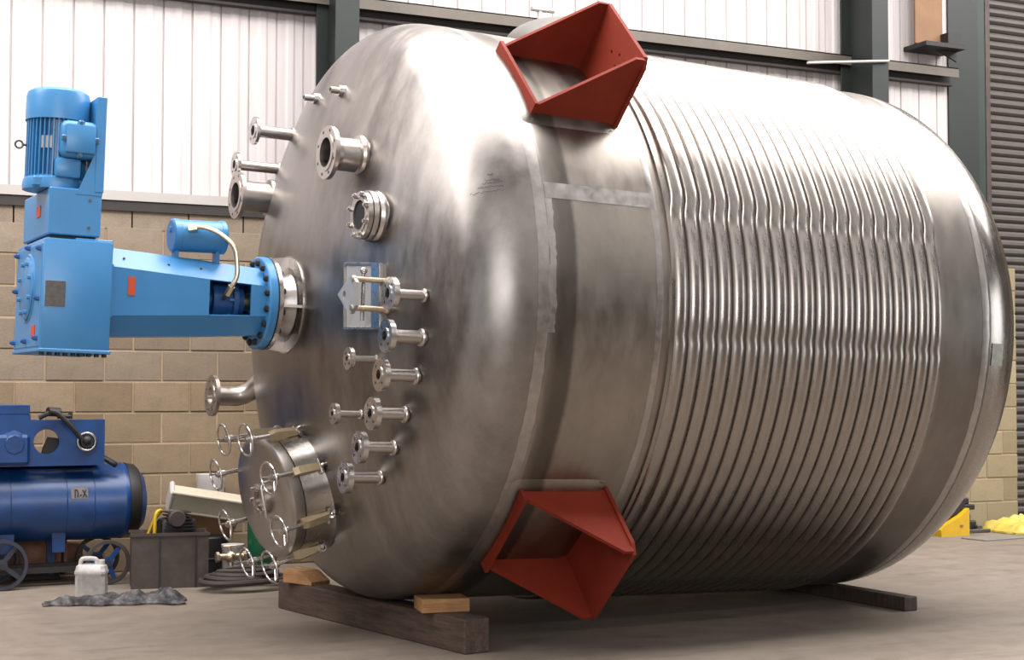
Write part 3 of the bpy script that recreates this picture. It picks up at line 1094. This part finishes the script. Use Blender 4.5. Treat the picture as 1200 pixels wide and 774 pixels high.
obj('gland_box', MB().box((-1.835, -0.21, 0.575), (0.125, 0.16, 0.10), 0.02, seg=2), 'blue', motor)
lid = MB().box((-1.79, -0.318, 0.715), (0.14, 0.018, 0.14), 0.008, seg=2)
for dx, dz in ((-0.076, 0), (0.076, 0), (0, 0.076), (0, -0.076)):
    lid.box((-1.79 + dx, -0.313, 0.715 + dz), (0.034, 0.014, 0.034), 0.008)
obj('terminal_lid', lid, 'blue', motor)
for dx, dz in ((-0.08, 0), (0.08, 0), (0, 0.08), (0, -0.08)):
    obj('lid_screw', MB().cyl((-1.79 + dx, -0.328, 0.715 + dz), (-1.79 + dx, -0.318, 0.715 + dz), 0.008, 6), 'plate', motor)
obj('rating_label', MB().box((-1.935, -0.2285, 0.70), (0.062, 0.004, 0.06), 0, Matrix.Rotation(radians(-34), 3, 'Z')), 'paper', motor, smooth=False, label='pale rating label')
obj('lifting_eye', MB().torus((-2.04, -0.12, 0.69), (0, 1, 0), 0.018, 0.005, 20, 6).cyl((-2.022, -0.12, 0.69), (-1.985, -0.12, 0.69), 0.006, 8), 'plate', motor, label='dark lifting eye')

# oil reservoir with hose
rs = dpart('oil_reservoir', MB().lathe([(-1.262, 0), (-1.262, 0.078), (-1.256, 0.086), (-1.225, 0.086), (-1.222, 0.083), (-1.215, 0.083), (-1.012, 0.083), (-1.008, 0.087), (-0.985, 0.087), (-0.98, 0.08), (-0.98, 0)], (0, -0.07, 0.352), (1, 0, 0.03), 40), 'blue')
for t in (-1.235, -1.02):
    obj('reservoir_leg', MB().box((t, -0.07, 0.22), (0.022, 0.06, 0.13), 0.003), 'blue', rs)
obj('cap_plug', MB().cyl((-1.27, -0.07, 0.345), (-1.262, -0.07, 0.345), 0.016, 6), 'blue', rs)


def spline(pts, n=6):
    P = [Vector(p) for p in pts]
    P = [P[0] * 2 - P[1]] + P + [P[-1] * 2 - P[-2]]
    out = []
    for i in range(1, len(P) - 2):
        for k in range(n):
            t = k / n
            a, b, c, d = P[i - 1], P[i], P[i + 1], P[i + 2]
            out.append(0.5 * ((2 * b) + (c - a) * t + (2 * a - 5 * b + 4 * c - d) * t * t + (3 * b - a - 3 * c + d) * t ** 3))
    out.append(P[-2])
    return out


hs = dpart('oil_hose', MB().tube(spline([(-1.17, -0.155, 0.35), (-1.13, -0.175, 0.358), (-1.05, -0.20, 0.33), (-0.975, -0.22, 0.265), (-0.957, -0.225, 0.18), (-0.957, -0.225, 0.11), (-0.985, -0.20, 0.04), (-0.99, -0.13, 0.005)]), 0.0125, 10), 'brass', label='grey metal oil hose')
obj('hose_fitting', MB().cyl((-1.195, -0.15, 0.345), (-1.155, -0.165, 0.353), 0.02, 6).cyl((-0.975, -0.21, 0.062), (-0.988, -0.18, 0.02), 0.019, 6), 'brass', hs)

# ================================================================== timbers under the vessel
ang = math.atan2(0.337, 1.994)
tim = obj('timber_beam', MB().box((0, 0, 0.0855), (0.15, 2.02, 0.171), 0.006).box((0.01, 0, 0.169), (0.11, 1.9, 0.008), 0.002), mat_wood('old_beam_timber', srgb(64, 47, 38), srgb(118, 97, 82), (14, 1.1, 14)), None, (3.03, 7.98, 0), (0, 0, ang), smooth=False)
tag(tim, 'long weathered timber beam under the front end of the vessel', 'beam')
tim2 = obj('timber_beam', MB().box((0, 0, 0.042), (0.10, 1.9, 0.084), 0.005), 'timber', None, (6.09, 8.15, 0), (0, 0, 0.04), smooth=False)
tag(tim2, 'thin dark timber beam sticking out under the ribbed rear end of the vessel', 'beam')
of = obj('timber_offcut', MB().box((0, 0, 0.035), (0.25, 0.20, 0.07), 0.004), 'wood', None, (3.155, 7.33, 0.1735), (0, 0, -0.18), smooth=False)
tag(of, 'orange-brown sawn wood offcut lying on the near end of the timber beam', 'block')
wd = MB().plate([(0, 0), (0.26, 0), (0.26, 0.02), (0.16, 0.075), (0, 0.08)], 0.14, frame((-0.13, 0.07, 0), (1, 0, 0), (0, 0, 1)))
wg = obj('timber_wedge', wd, 'wood', None, (2.885, 8.72, 0.1735), (0, 0, -1.2), smooth=False)
tag(wg, 'small split wooden wedge on the far end of the timber beam', 'wedge')

# ================================================================== left-hand clutter
# blue compressor
cp_ = thing('air_compressor', 'old dark blue compressor tank set on legs and wheels at the block wall', 'compressor', (1.53, 10.74, 0))
tnk = MB().lathe([(-1.2, 0.0), (-1.19, 0.12), (-1.12, 0.235), (-1.05, 0.257), (0.655, 0.257), (0.665, 0.262), (0.68, 0.262), (0.69, 0.257), (0.76, 0.245), (0.82, 0.18), (0.845, 0.09), (0.85, 0)], (0, 0, 0.552), (1, 0, 0), 56)
tnk = obj('air_tank', tnk, 'dblue', cp_)
for x in (-0.08, 0.28, 0.46):
    obj('tank_seam', MB().torus((x, 0, 0.552), (1, 0, 0), 0.257, 0.004, 56, 6), 'dblue', tnk)
b_ = MB()
b_.lathe([(0.70, 0.2595), (0.765, 0.2465), (0.785, 0.226)], (0, 0, 0.552), (1, 0, 0), 24, a0=radians(-20), a1=radians(150))
obj('end_patch', b_, 'black', tnk, label='black patch on the tank end')
pm = MB()
for i in range(3):
    pass
pa = []
for j in range(5):
    a = radians(8 + 17 * j / 4)
    pa.append((-cos(a) * 0.2585, 0.552 + sin(a) * 0.2585))
pt = MB()
rows = [[pt.b.verts.new((x, y, z)) for y, z in pa] for x in (0.305, 0.415)]
for k in range(4):
    pt.b.faces.new((rows[0][k], rows[1][k], rows[1][k + 1], rows[0][k + 1]))
obj('stencil_patch', pt, 'worn', tnk, label='worn grey patch')
sc = MB()
S = lambda x, a: (x, -cos(radians(a)) * 0.2595, 0.552 + sin(radians(a)) * 0.2595)
for seg_ in ([(0.33, 21), (0.33, 10)], [(0.33, 21), (0.345, 21)], [(0.345, 20.5), (0.35, 15), (0.345, 10.5)], [(0.362, 12), (0.372, 14)], [(0.38, 21), (0.405, 10)], [(0.402, 21), (0.38, 10)]):
    sc.tube([S(*q_) for q_ in seg_], 0.004, 5)
obj('stencil_lettering', sc, 'stencil', tnk, smooth=False, label='small worn stencilled characters')
# upper casing plates, with holes
cas = MB()
cas.plate([(-0.9, 0.81), (0.516, 0.81), (0.516, 1.115), (0.036, 1.115), (0.036, 1.15), (-0.9, 1.15)], 0.02, frame((0, -0.25, 0), (1, 0, 0), (0, 0, 1)), [circle(0.082, 28, (0.138, 0.97))])
casing = obj('belt_casing', cas, 'dblue', cp_, smooth=False)
bx_ = MB()
bx_.box2((-0.9, -0.25, 1.15), (0.034, 0.1, 1.215), 0.004).box2((0.034 - 0.03, -0.25, 0.83), (0.034, 0.0, 1.15))
obj('upper_box', bx_, 'dblue', casing, smooth=False)
obj('side_plate', MB().box2((0.49, -0.25, 0.82), (0.516, -0.05, 1.11)).box2((-0.8, -0.12, 0.81), (0.5, 0.12, 0.83)), 'dblue', casing, smooth=False)
obj('rim_ring', MB().torus((0.395, -0.29, 0.968), (0, 1, 0), 0.058, 0.0095, 28, 8), 'bright', casing, label='chrome ring')
obj('filter_body', MB().lathe([(0, 0), (0, 0.04), (0.03, 0.045), (0.05, 0.085)], (0.395, -0.30, 0.968), (0, 1, 0), 28).ball((0.395, -0.285, 0.975), 0.036, 12), 'black', casing)
obj('gauge_cover', MB().lathe([(0, 0), (0.0, 0.06), (0.03, 0.09), (0.06, 0.10)], (-0.07, -0.315, 0.955), (0, 1, 0), 8).box((-0.10, -0.28, 0.92), (0.26, 0.06, 0.2), 0.02), 'dblue', casing)
obj('motor_bracket', MB().plate([(0, 0), (0.12, 0), (0.12, 0.14), (0.05, 0.15), (0.02, 0.08)], 0.05, frame((0.11, -0.16, 0.85), (1, 0, 0), (0, 0, 1))), 'black', casing, smooth=False)
obj('lever', MB().tube(spline([(0.08, -0.33, 1.13), (0.15, -0.36, 1.165), (0.19, -0.37, 1.16), (0.27, -0.36, 1.08), (0.35, -0.33, 0.99)]), 0.0165, 10).cyl((0.13, -0.36, 1.17), (0.21, -0.33, 1.165), 0.03, 12).cyl((0.2, -0.3, 1.135), (0.29, -0.3, 1.14), 0.014, 8).cyl((0.285, -0.3, 1.12), (0.285, -0.3, 1.16), 0.013, 8), 'black', cp_)
obj('top_pipe', MB().tube(spline([(-0.7, -0.12, 0.83), (-0.2, -0.16, 0.825), (0.2, -0.16, 0.828), (0.42, -0.2, 0.84), (0.5, -0.2, 0.86), (0.58, -0.22, 0.82), (0.60, -0.21, 0.805)]), 0.02, 8).box((0.35, -0.17, 0.83), (0.22, 0.08, 0.05), 0.01), 'black', cp_)
for x in (-0.09, 0.24):
    obj('leg', MB().plate([(-0.04, 0.0), (0.04, 0), (0.045, 0.14), (-0.045, 0.14)], 0.03, frame((x, -0.14, 0.23), (1, 0, 0), (0, 0, 1))), 'dblue', cp_, smooth=False)
    obj('leg', MB().plate([(-0.02, 0), (0.02, 0), (0.03, 0.25), (-0.03, 0.25)], 0.03, frame((x + 0.0, 0.16, 0.05), (1, 0, 0), (0, 0, 1))), 'dblue', cp_, smooth=False)
obj('axle', MB().cyl((-0.13, -0.27, 0.16), (-0.13, 0.25, 0.16), 0.02, 10).cyl((0.55, -0.27, 0.15), (0.55, 0.25, 0.15), 0.018, 10).box2((-0.6, -0.12, 0.09), (0.58, -0.08, 0.13)).box2((-0.6, 0.1, 0.09), (0.58, 0.14, 0.13)), 'black', cp_)


def wheel(x, y, z, R_, mat, spokes, w=0.03, spmat=None):
    o = obj('wheel', MB().lathe([(-w, R_ - 0.025), (-w, R_ - 0.004), (-w * 0.6, R_), (w * 0.6, R_), (w, R_ - 0.004), (w, R_ - 0.025)], (x, y, z), (0, 1, 0), 40, closed=True), mat, cp_)
    s = MB()
    for k in range(spokes):
        a = 2 * pi * k / spokes + 0.9
        s.box((x + cos(a) * R_ * 0.5, y, z + sin(a) * R_ * 0.5), (R_, 0.012, 0.03), 0, Matrix.Rotation(-a, 3, 'Y'))
    s.cyl((x, y - w, z), (x, y + w, z), 0.035, 14)
    obj('spokes', s, spmat or mat, o, smooth=False)


wheel(0.56, -0.20, 0.152, 0.15, 'rubber', 3, 0.014, 'dblue')
wheel(-0.13, -0.22, 0.168, 0.168, 'navy', 4, 0.03)
wheel(0.56, 0.17, 0.152, 0.15, 'rubber', 4, 0.018, 'dblue')
wheel(-0.13, 0.17, 0.168, 0.168, 'navy', 4, 0.03)

# rusty pump behind the wheels
rp = thing('rusty_pump', 'brown rusty pump casting on the floor behind the compressor wheels', 'pump', (1.75, 11.09, 0))
obj('pump_body', MB().lathe([(-0.24, 0), (-0.24, 0.12), (-0.2, 0.13), (0.1, 0.13), (0.12, 0.10), (0.12, 0)], (0, 0, 0.17), (1, 0, 0), 24), 'rust', rp)
fl_ = obj('pump_flange', MB().lathe([(0.12, 0), (0.12, 0.145), (0.145, 0.145), (0.145, 0.08), (0.26, 0.07), (0.26, 0)], (0, 0, 0.17), (1, 0, 0), 24), 'rust', rp)
obj('foot', MB().box2((-0.2, -0.1, 0.0), (0.1, 0.1, 0.06), 0.005), 'black', rp)

# jerrycan
jc = thing('jerrycan', 'dirty white plastic jerrycan standing on the rag before the compressor wheel', 'jerrycan', (1.862, 9.90, 0), (0, 0, -0.42))
jb = MB()
prof_ = lambda z, w, d: [(-w, -d + 0.02, z), (-w + 0.02, -d, z), (w - 0.02, -d, z), (w, -d + 0.02, z), (w, d - 0.02, z), (w - 0.02, d, z), (-w + 0.02, d, z), (-w, d - 0.02, z)]
jb.loft([prof_(0, 0.086, 0.054), prof_(0.012, 0.093, 0.06), prof_(0.15, 0.093, 0.06), prof_(0.157, 0.097, 0.064), prof_(0.172, 0.097, 0.064), prof_(0.18, 0.092, 0.06), prof_(0.205, 0.088, 0.054), prof_(0.214, 0.075, 0.046)])
obj('can_body', jb, 'can', jc)
obj('handle', MB().tube(spline([(-0.072, 0, 0.19), (-0.066, 0, 0.235), (-0.045, 0, 0.249), (0.01, 0, 0.249), (0.03, 0, 0.238), (0.034, 0, 0.20)]), 0.0145, 10), 'can', jc)
obj('cap', MB().cyl((0.062, 0, 0.21), (0.062, 0, 0.243), 0.021, 16, bev=0.003), 'can', jc)

# oily rag
rg = MB()
NX, NY = 64, 22
g_ = []
for i in range(NX + 1):
    row = []
    for j in range(NY + 1):
        u, v_ = i / NX, j / NY
        x = -0.42 + 0.84 * u + noise.noise((u * 5, v_ * 3, 1)) * 0.05
        y = (-0.16 + 0.32 * v_) * (0.55 + 0.6 * u) + noise.noise((u * 6, v_ * 2, 5)) * 0.07
        e = min(u, 1 - u, 0.12) / 0.12 * min(v_, 1 - v_, 0.22) / 0.22
        h = 0.012 + e * max(0, 0.03 + 0.06 * noise.noise((u * 7, v_ * 3, 2)) + 0.032 * noise.noise((u * 15, v_ * 7, 8))) * (0.5 + 0.9 * u)
        row.append(rg.b.verts.new((x, y, h)))
    g_.append(row)
for A, B in zip(g_, g_[1:]):
    for k in range(NY):
        rg.b.faces.new((A[k], B[k], B[k + 1], A[k + 1]))
q_ = bmesh.ops.extrude_face_region(rg.b, geom=list(rg.b.faces))
for v_ in [x for x in q_['geom'] if isinstance(x, bmesh.types.BMVert)]:
    v_.co.z = max(0.001, v_.co.z - 0.01)
rgo = obj('rag', rg, 'rag', None, (1.95, 9.62, 0), (0, 0, -0.20))
tag(rgo, 'crumpled grey oily rag on the floor around the jerrycan', 'rag')

# dark steel box
bx = thing('steel_box', 'open dark brown steel box beside the compressor wheel', 'box', (2.45, 10.32, 0), (0, 0, -0.18))
bb = MB()
bb.box2((-0.25, -0.15, 0.0), (0.25, -0.14, 0.355)).box2((-0.25, 0.14, 0), (0.25, 0.15, 0.355)).box2((-0.25, -0.14, 0), (-0.24, 0.14, 0.355)).box2((0.24, -0.14, 0), (0.25, 0.14, 0.355)).box2((-0.24, -0.14, 0), (0.24, 0.14, 0.01))
obj('box_body', bb, 'darksteel', bx, smooth=False)
obj('box_rim', MB().box2((-0.26, -0.16, 0.345), (0.26, -0.145, 0.365)).box2((-0.26, 0.145, 0.345), (0.26, 0.16, 0.365)), 'darksteel', bx, smooth=False)
for x in (-0.075, 0.16):
    obj('fold_seam', MB().box2((x, -0.156, 0.0), (x + 0.012, -0.15, 0.345)), 'black', bx, smooth=False)
yh = obj('yellow_hose', MB().tube(spline([(2.335, 10.26, 0.25), (2.335, 10.25, 0.36), (2.34, 10.25, 0.47), (2.36, 10.26, 0.505), (2.39, 10.30, 0.50), (2.36, 10.36, 0.44), (2.31, 10.40, 0.3)]), 0.011, 8), 'yellow')
tag(yh, 'thin yellow hose looping out of the dark steel box', 'hose')
en = thing('small_engine', 'black greasy engine lump lying in the dark steel box', 'engine', (2.50, 10.33, 0.012))
eb = MB().box((0, 0, 0.30), (0.24, 0.17, 0.28), 0.03, seg=2)
eb.box2((-0.12, -0.1, 0.0), (0.12, 0.1, 0.2))
obj('engine_block', eb, 'black', en)
for k in range(6):
    obj('cooling_fin', MB().box((0, -0.02, 0.37 + 0.022 * k), (0.20 - 0.01 * k, 0.17, 0.008)), 'black', en, smooth=False)
obj('starter_housing', MB().cyl((-0.02, -0.12, 0.44), (-0.02, -0.07, 0.44), 0.06, 20, bev=0.01), 'rubber', en)

# cream tray leaning over the engine
tr = thing('cream_tray', 'long cream plastic trough lying tilted over the steel box', 'tray', (2.80, 10.56, 0.44), (0.5, 0.17, -0.12))
tb_ = MB()
tb_.box2((-0.29, -0.01, 0.0), (0.29, 0.0, 0.14), 0.003)
tb_.box2((-0.29, -0.01, 0.13), (0.29, 0.10, 0.14), 0.003)
tb_.box2((-0.29, -0.01, 0.0), (0.29, 0.13, 0.01), 0.003)
obj('tray_body', tb_, 'cream', tr)
obj('tray_rim', MB().tube([(-0.3, -0.014, 0.145), (0.3, -0.014, 0.145)], 0.012, 8).tube([(-0.3, -0.014, 0.0), (0.3, -0.014, 0.0)], 0.009, 8), 'cream', tr)
for x, zl in ((-0.315, -0.02), (0.285, -0.12)):
    obj('end_cap', MB().box2((x, -0.02, zl), (x + 0.035, 0.14, 0.15), 0.012), 'white', tr, label='white end cap')
# fallen board below the tray
ub = obj('leaning_panel', MB().box((0, 0, 0), (0.42, 0.02, 0.2), 0.004), 'tan', None, (2.84, 10.86, 0.36), (0.5, 0.32, -0.05), smooth=False)
tag(ub, 'brown shaded panel lying below the cream trough', 'panel')
# black drum that carries panel and trough
dm = thing('black_drum', 'black drum standing behind the hose coil and steel box', 'drum', (2.80, 10.68, 0))
obj('drum_body', MB().lathe([(0, 0), (0, 0.15), (0.28, 0.15), (0.29, 0.142), (0.29, 0)], (0, 0, 0), (0, 0, 1), 32), 'black', dm)
obj('drum_hoop', MB().torus((0, 0, 0.14), (0, 0, 1), 0.151, 0.006, 32, 6), 'black', dm)
# white cans near the manway
for (x, y, z, r, h, lab) in ((2.93, 11.08, 0, 0.10, 0.70, 'tall white plastic container behind the left manway wheels'), (2.91, 10.40, 0, 0.075, 0.25, 'short white plastic tub beside the green bottle')):
    t_ = thing('white_container', lab, 'container', (x, y, z))
    obj('tub_body', MB().lathe([(0, 0), (0, r * 0.92), (h * 0.9, r), (h * 0.93, r * 1.06), (h, r * 1.06), (h, r * 0.9), (h * 0.97, 0)], (0, 0, 0), (0, 0, 1), 28), 'white', t_)
    obj('tub_handle', MB().tube(spline([(-r, -0.02, h * 0.85), (-r * 0.8, -r * 0.9, h * 0.6), (r * 0.2, -r * 1.25, h * 0.5), (r, -0.03, h * 0.85)]), 0.004, 6), 'rubber', t_)
# green bottle
gr = thing('green_bottle', 'dark green plastic bottle standing behind the manway wheels', 'bottle', (3.105, 10.36, 0))
obj('bottle_body', MB().lathe([(0, 0), (0, 0.095), (0.01, 0.10), (0.40, 0.10), (0.46, 0.085), (0.50, 0.04), (0.51, 0.03), (0.55, 0.03), (0.55, 0)], (0, 0, 0), (0, 0, 1), 32), 'bottle', gr)
obj('bottle_cap', MB().cyl((0, 0, 0.545), (0, 0, 0.575), 0.034, 16, bev=0.003), 'black', gr)
# valve fittings
vf = thing('pipe_valve', 'small brass and steel pipe valve lying on the hose coil', 'valve', (2.78, 9.98, 0.150))
obj('valve_body', MB().cyl((-0.09, 0, 0.06), (0.09, 0, 0.06), 0.024, 12).cyl((-0.10, 0, 0.06), (-0.08, 0, 0.06), 0.035, 6).cyl((0.08, 0, 0.06), (0.1, 0, 0.06), 0.035, 6).ball((0, 0, 0.06), 0.04), 'brass', vf)
obj('valve_stem', MB().cyl((0, 0, 0.06), (-0.01, 0, 0.13), 0.01, 8).box((-0.01, 0, 0.13), (0.09, 0.014, 0.012), 0.003).cyl((0, 0, 0.0), (0, 0, 0.06), 0.018, 8), 'brass', vf)
# hose coil
hc = MB()
pts = []
for i in range(4 * 28 + 1):
    a = 2 * pi * i / 28
    k = i / 28
    pts.append((cos(a) * (0.30 - 0.035 * k) + 0.07 * noise.noise((k * 2.3, 1, 0)), sin(a) * (0.23 - 0.03 * k) + 0.07 * noise.noise((k * 2.3, 5, 0)), 0.022 + 0.022 * k + 0.026 * (1 + noise.noise((i * 0.11, 2, 2)))))
hc.tube(pts, 0.019, 8)
hco = obj('rubber_hose', hc, 'rubber', None, (2.86, 9.92, 0))
tag(hco, 'coiled dark rubber hose lying on the floor beside the steel box', 'hose')

# ================================================================== right-hand clutter
yb_ = thing('yellow_bin', 'yellow wedge shaped plastic bin half hidden by the vessel end', 'bin', (9.72, 10.85, 0), (0, 0, 0.05))
obj('bin_body', MB().plate([(-0.24, 0), (0.1, 0), (0.1, 0.245), (0.0, 0.18), (-0.2, 0.10), (-0.25, 0.06)], 0.22, frame((0, 0.11, 0), (1, 0, 0), (0, 0, 1))), 'yellow', yb_, smooth=False)
obj('bin_strap', MB().plate([(-0.2, 0.105), (0.1, 0.252), (0.1, 0.29), (-0.02, 0.22)], 0.12, frame((0, 0.06, 0), (1, 0, 0), (0, 0, 1))), 'black', yb_, smooth=False)
obj('bin_patch', MB().box((0.0, -0.112, 0.09), (0.035, 0.004, 0.02)), 'rust', yb_, smooth=False, label='small brown mark')
gb2 = obj('grey_bag', MB().ball((0, 0, 0.05), 0.11, 14, (1, 0.8, 0.55)), 'greyblue', None, (9.36, 10.95, 0.006))
tag(gb2, 'small grey blue bag on the floor beside the yellow bin', 'bag')
bm_ = thing('black_machine', 'stack of black machine parts on the floor between yellow bin and yellow tarpaulin', 'machine', (9.965, 11.06, 0))
obj('lower_housing', MB().box2((-0.12, -0.12, 0.0), (0.13, 0.1, 0.11), 0.012), 'black', bm_)
obj('middle_frame', MB().box2((-0.12, -0.1, 0.11), (-0.03, 0.1, 0.24), 0.006).box2((0.03, -0.05, 0.11), (0.1, 0.1, 0.22), 0.006), 'black', bm_)
obj('upper_housing', MB().box2((-0.13, -0.12, 0.21), (0.11, 0.1, 0.26), 0.008).box2((-0.12, -0.1, 0.26), (0.06, 0.1, 0.32), 0.01), 'black', bm_)
obj('drive_cylinder', MB().cyl((0.0, -0.13, 0.15), (0.0, -0.05, 0.15), 0.05, 18, bev=0.006), 'plate', bm_)
obj('foot_bar', MB().box2((-0.12, -0.18, 0.0), (0.24, -0.14, 0.035), 0.006).box2((0.1, -0.16, 0.02), (0.16, -0.1, 0.07), 0.006), 'plate', bm_)
tp = MB()
NX, NY = 36, 24
g_ = []
for i in range(NX + 1):
    row = []
    for j in range(NY + 1):
        u, v_ = i / NX, j / NY
        x = -0.28 + 0.75 * u + 0.05 * noise.noise((u * 4, v_ * 4, 3))
        y = -0.2 + 0.45 * v_ + 0.05 * noise.noise((u * 4, v_ * 3, 9)) - 0.12 * u
        e = min(1, min(u, 1 - u) / 0.08) * min(1, min(v_, 1 - v_) / 0.1)
        h = 0.02 + e * (0.06 + 0.05 * u + 0.035 * noise.noise((u * 3, v_ * 3, 7)) + 0.045 * abs(noise.noise((u * 9, v_ * 8, 4))))
        row.append(tp.b.verts.new((x, y, h)))
    g_.append(row)
for A, B in zip(g_, g_[1:]):
    for k in range(NY):
        tp.b.faces.new((A[k], B[k], B[k + 1], A[k + 1]))
q_ = bmesh.ops.extrude_face_region(tp.b, geom=list(tp.b.faces))
for v_ in [x for x in q_['geom'] if isinstance(x, bmesh.types.BMVert)]:
    v_.co.z = 0.004
tpo = obj('tarpaulin', tp, 'tarp', None, (10.50, 10.78, 0))
tag(tpo, 'crumpled bright yellow tarpaulin on the floor before the roller shutter', 'tarpaulin')
sh = obj('flat_sheet', MB().box((0, 0, 0.006), (0.62, 0.28, 0.012), 0.003), 'sheet', None, (9.85, 10.42, 0), (0, 0, 0.1), smooth=False)
tag(sh, 'thin grey sheet lying flat on the floor before the black machine', 'sheet')
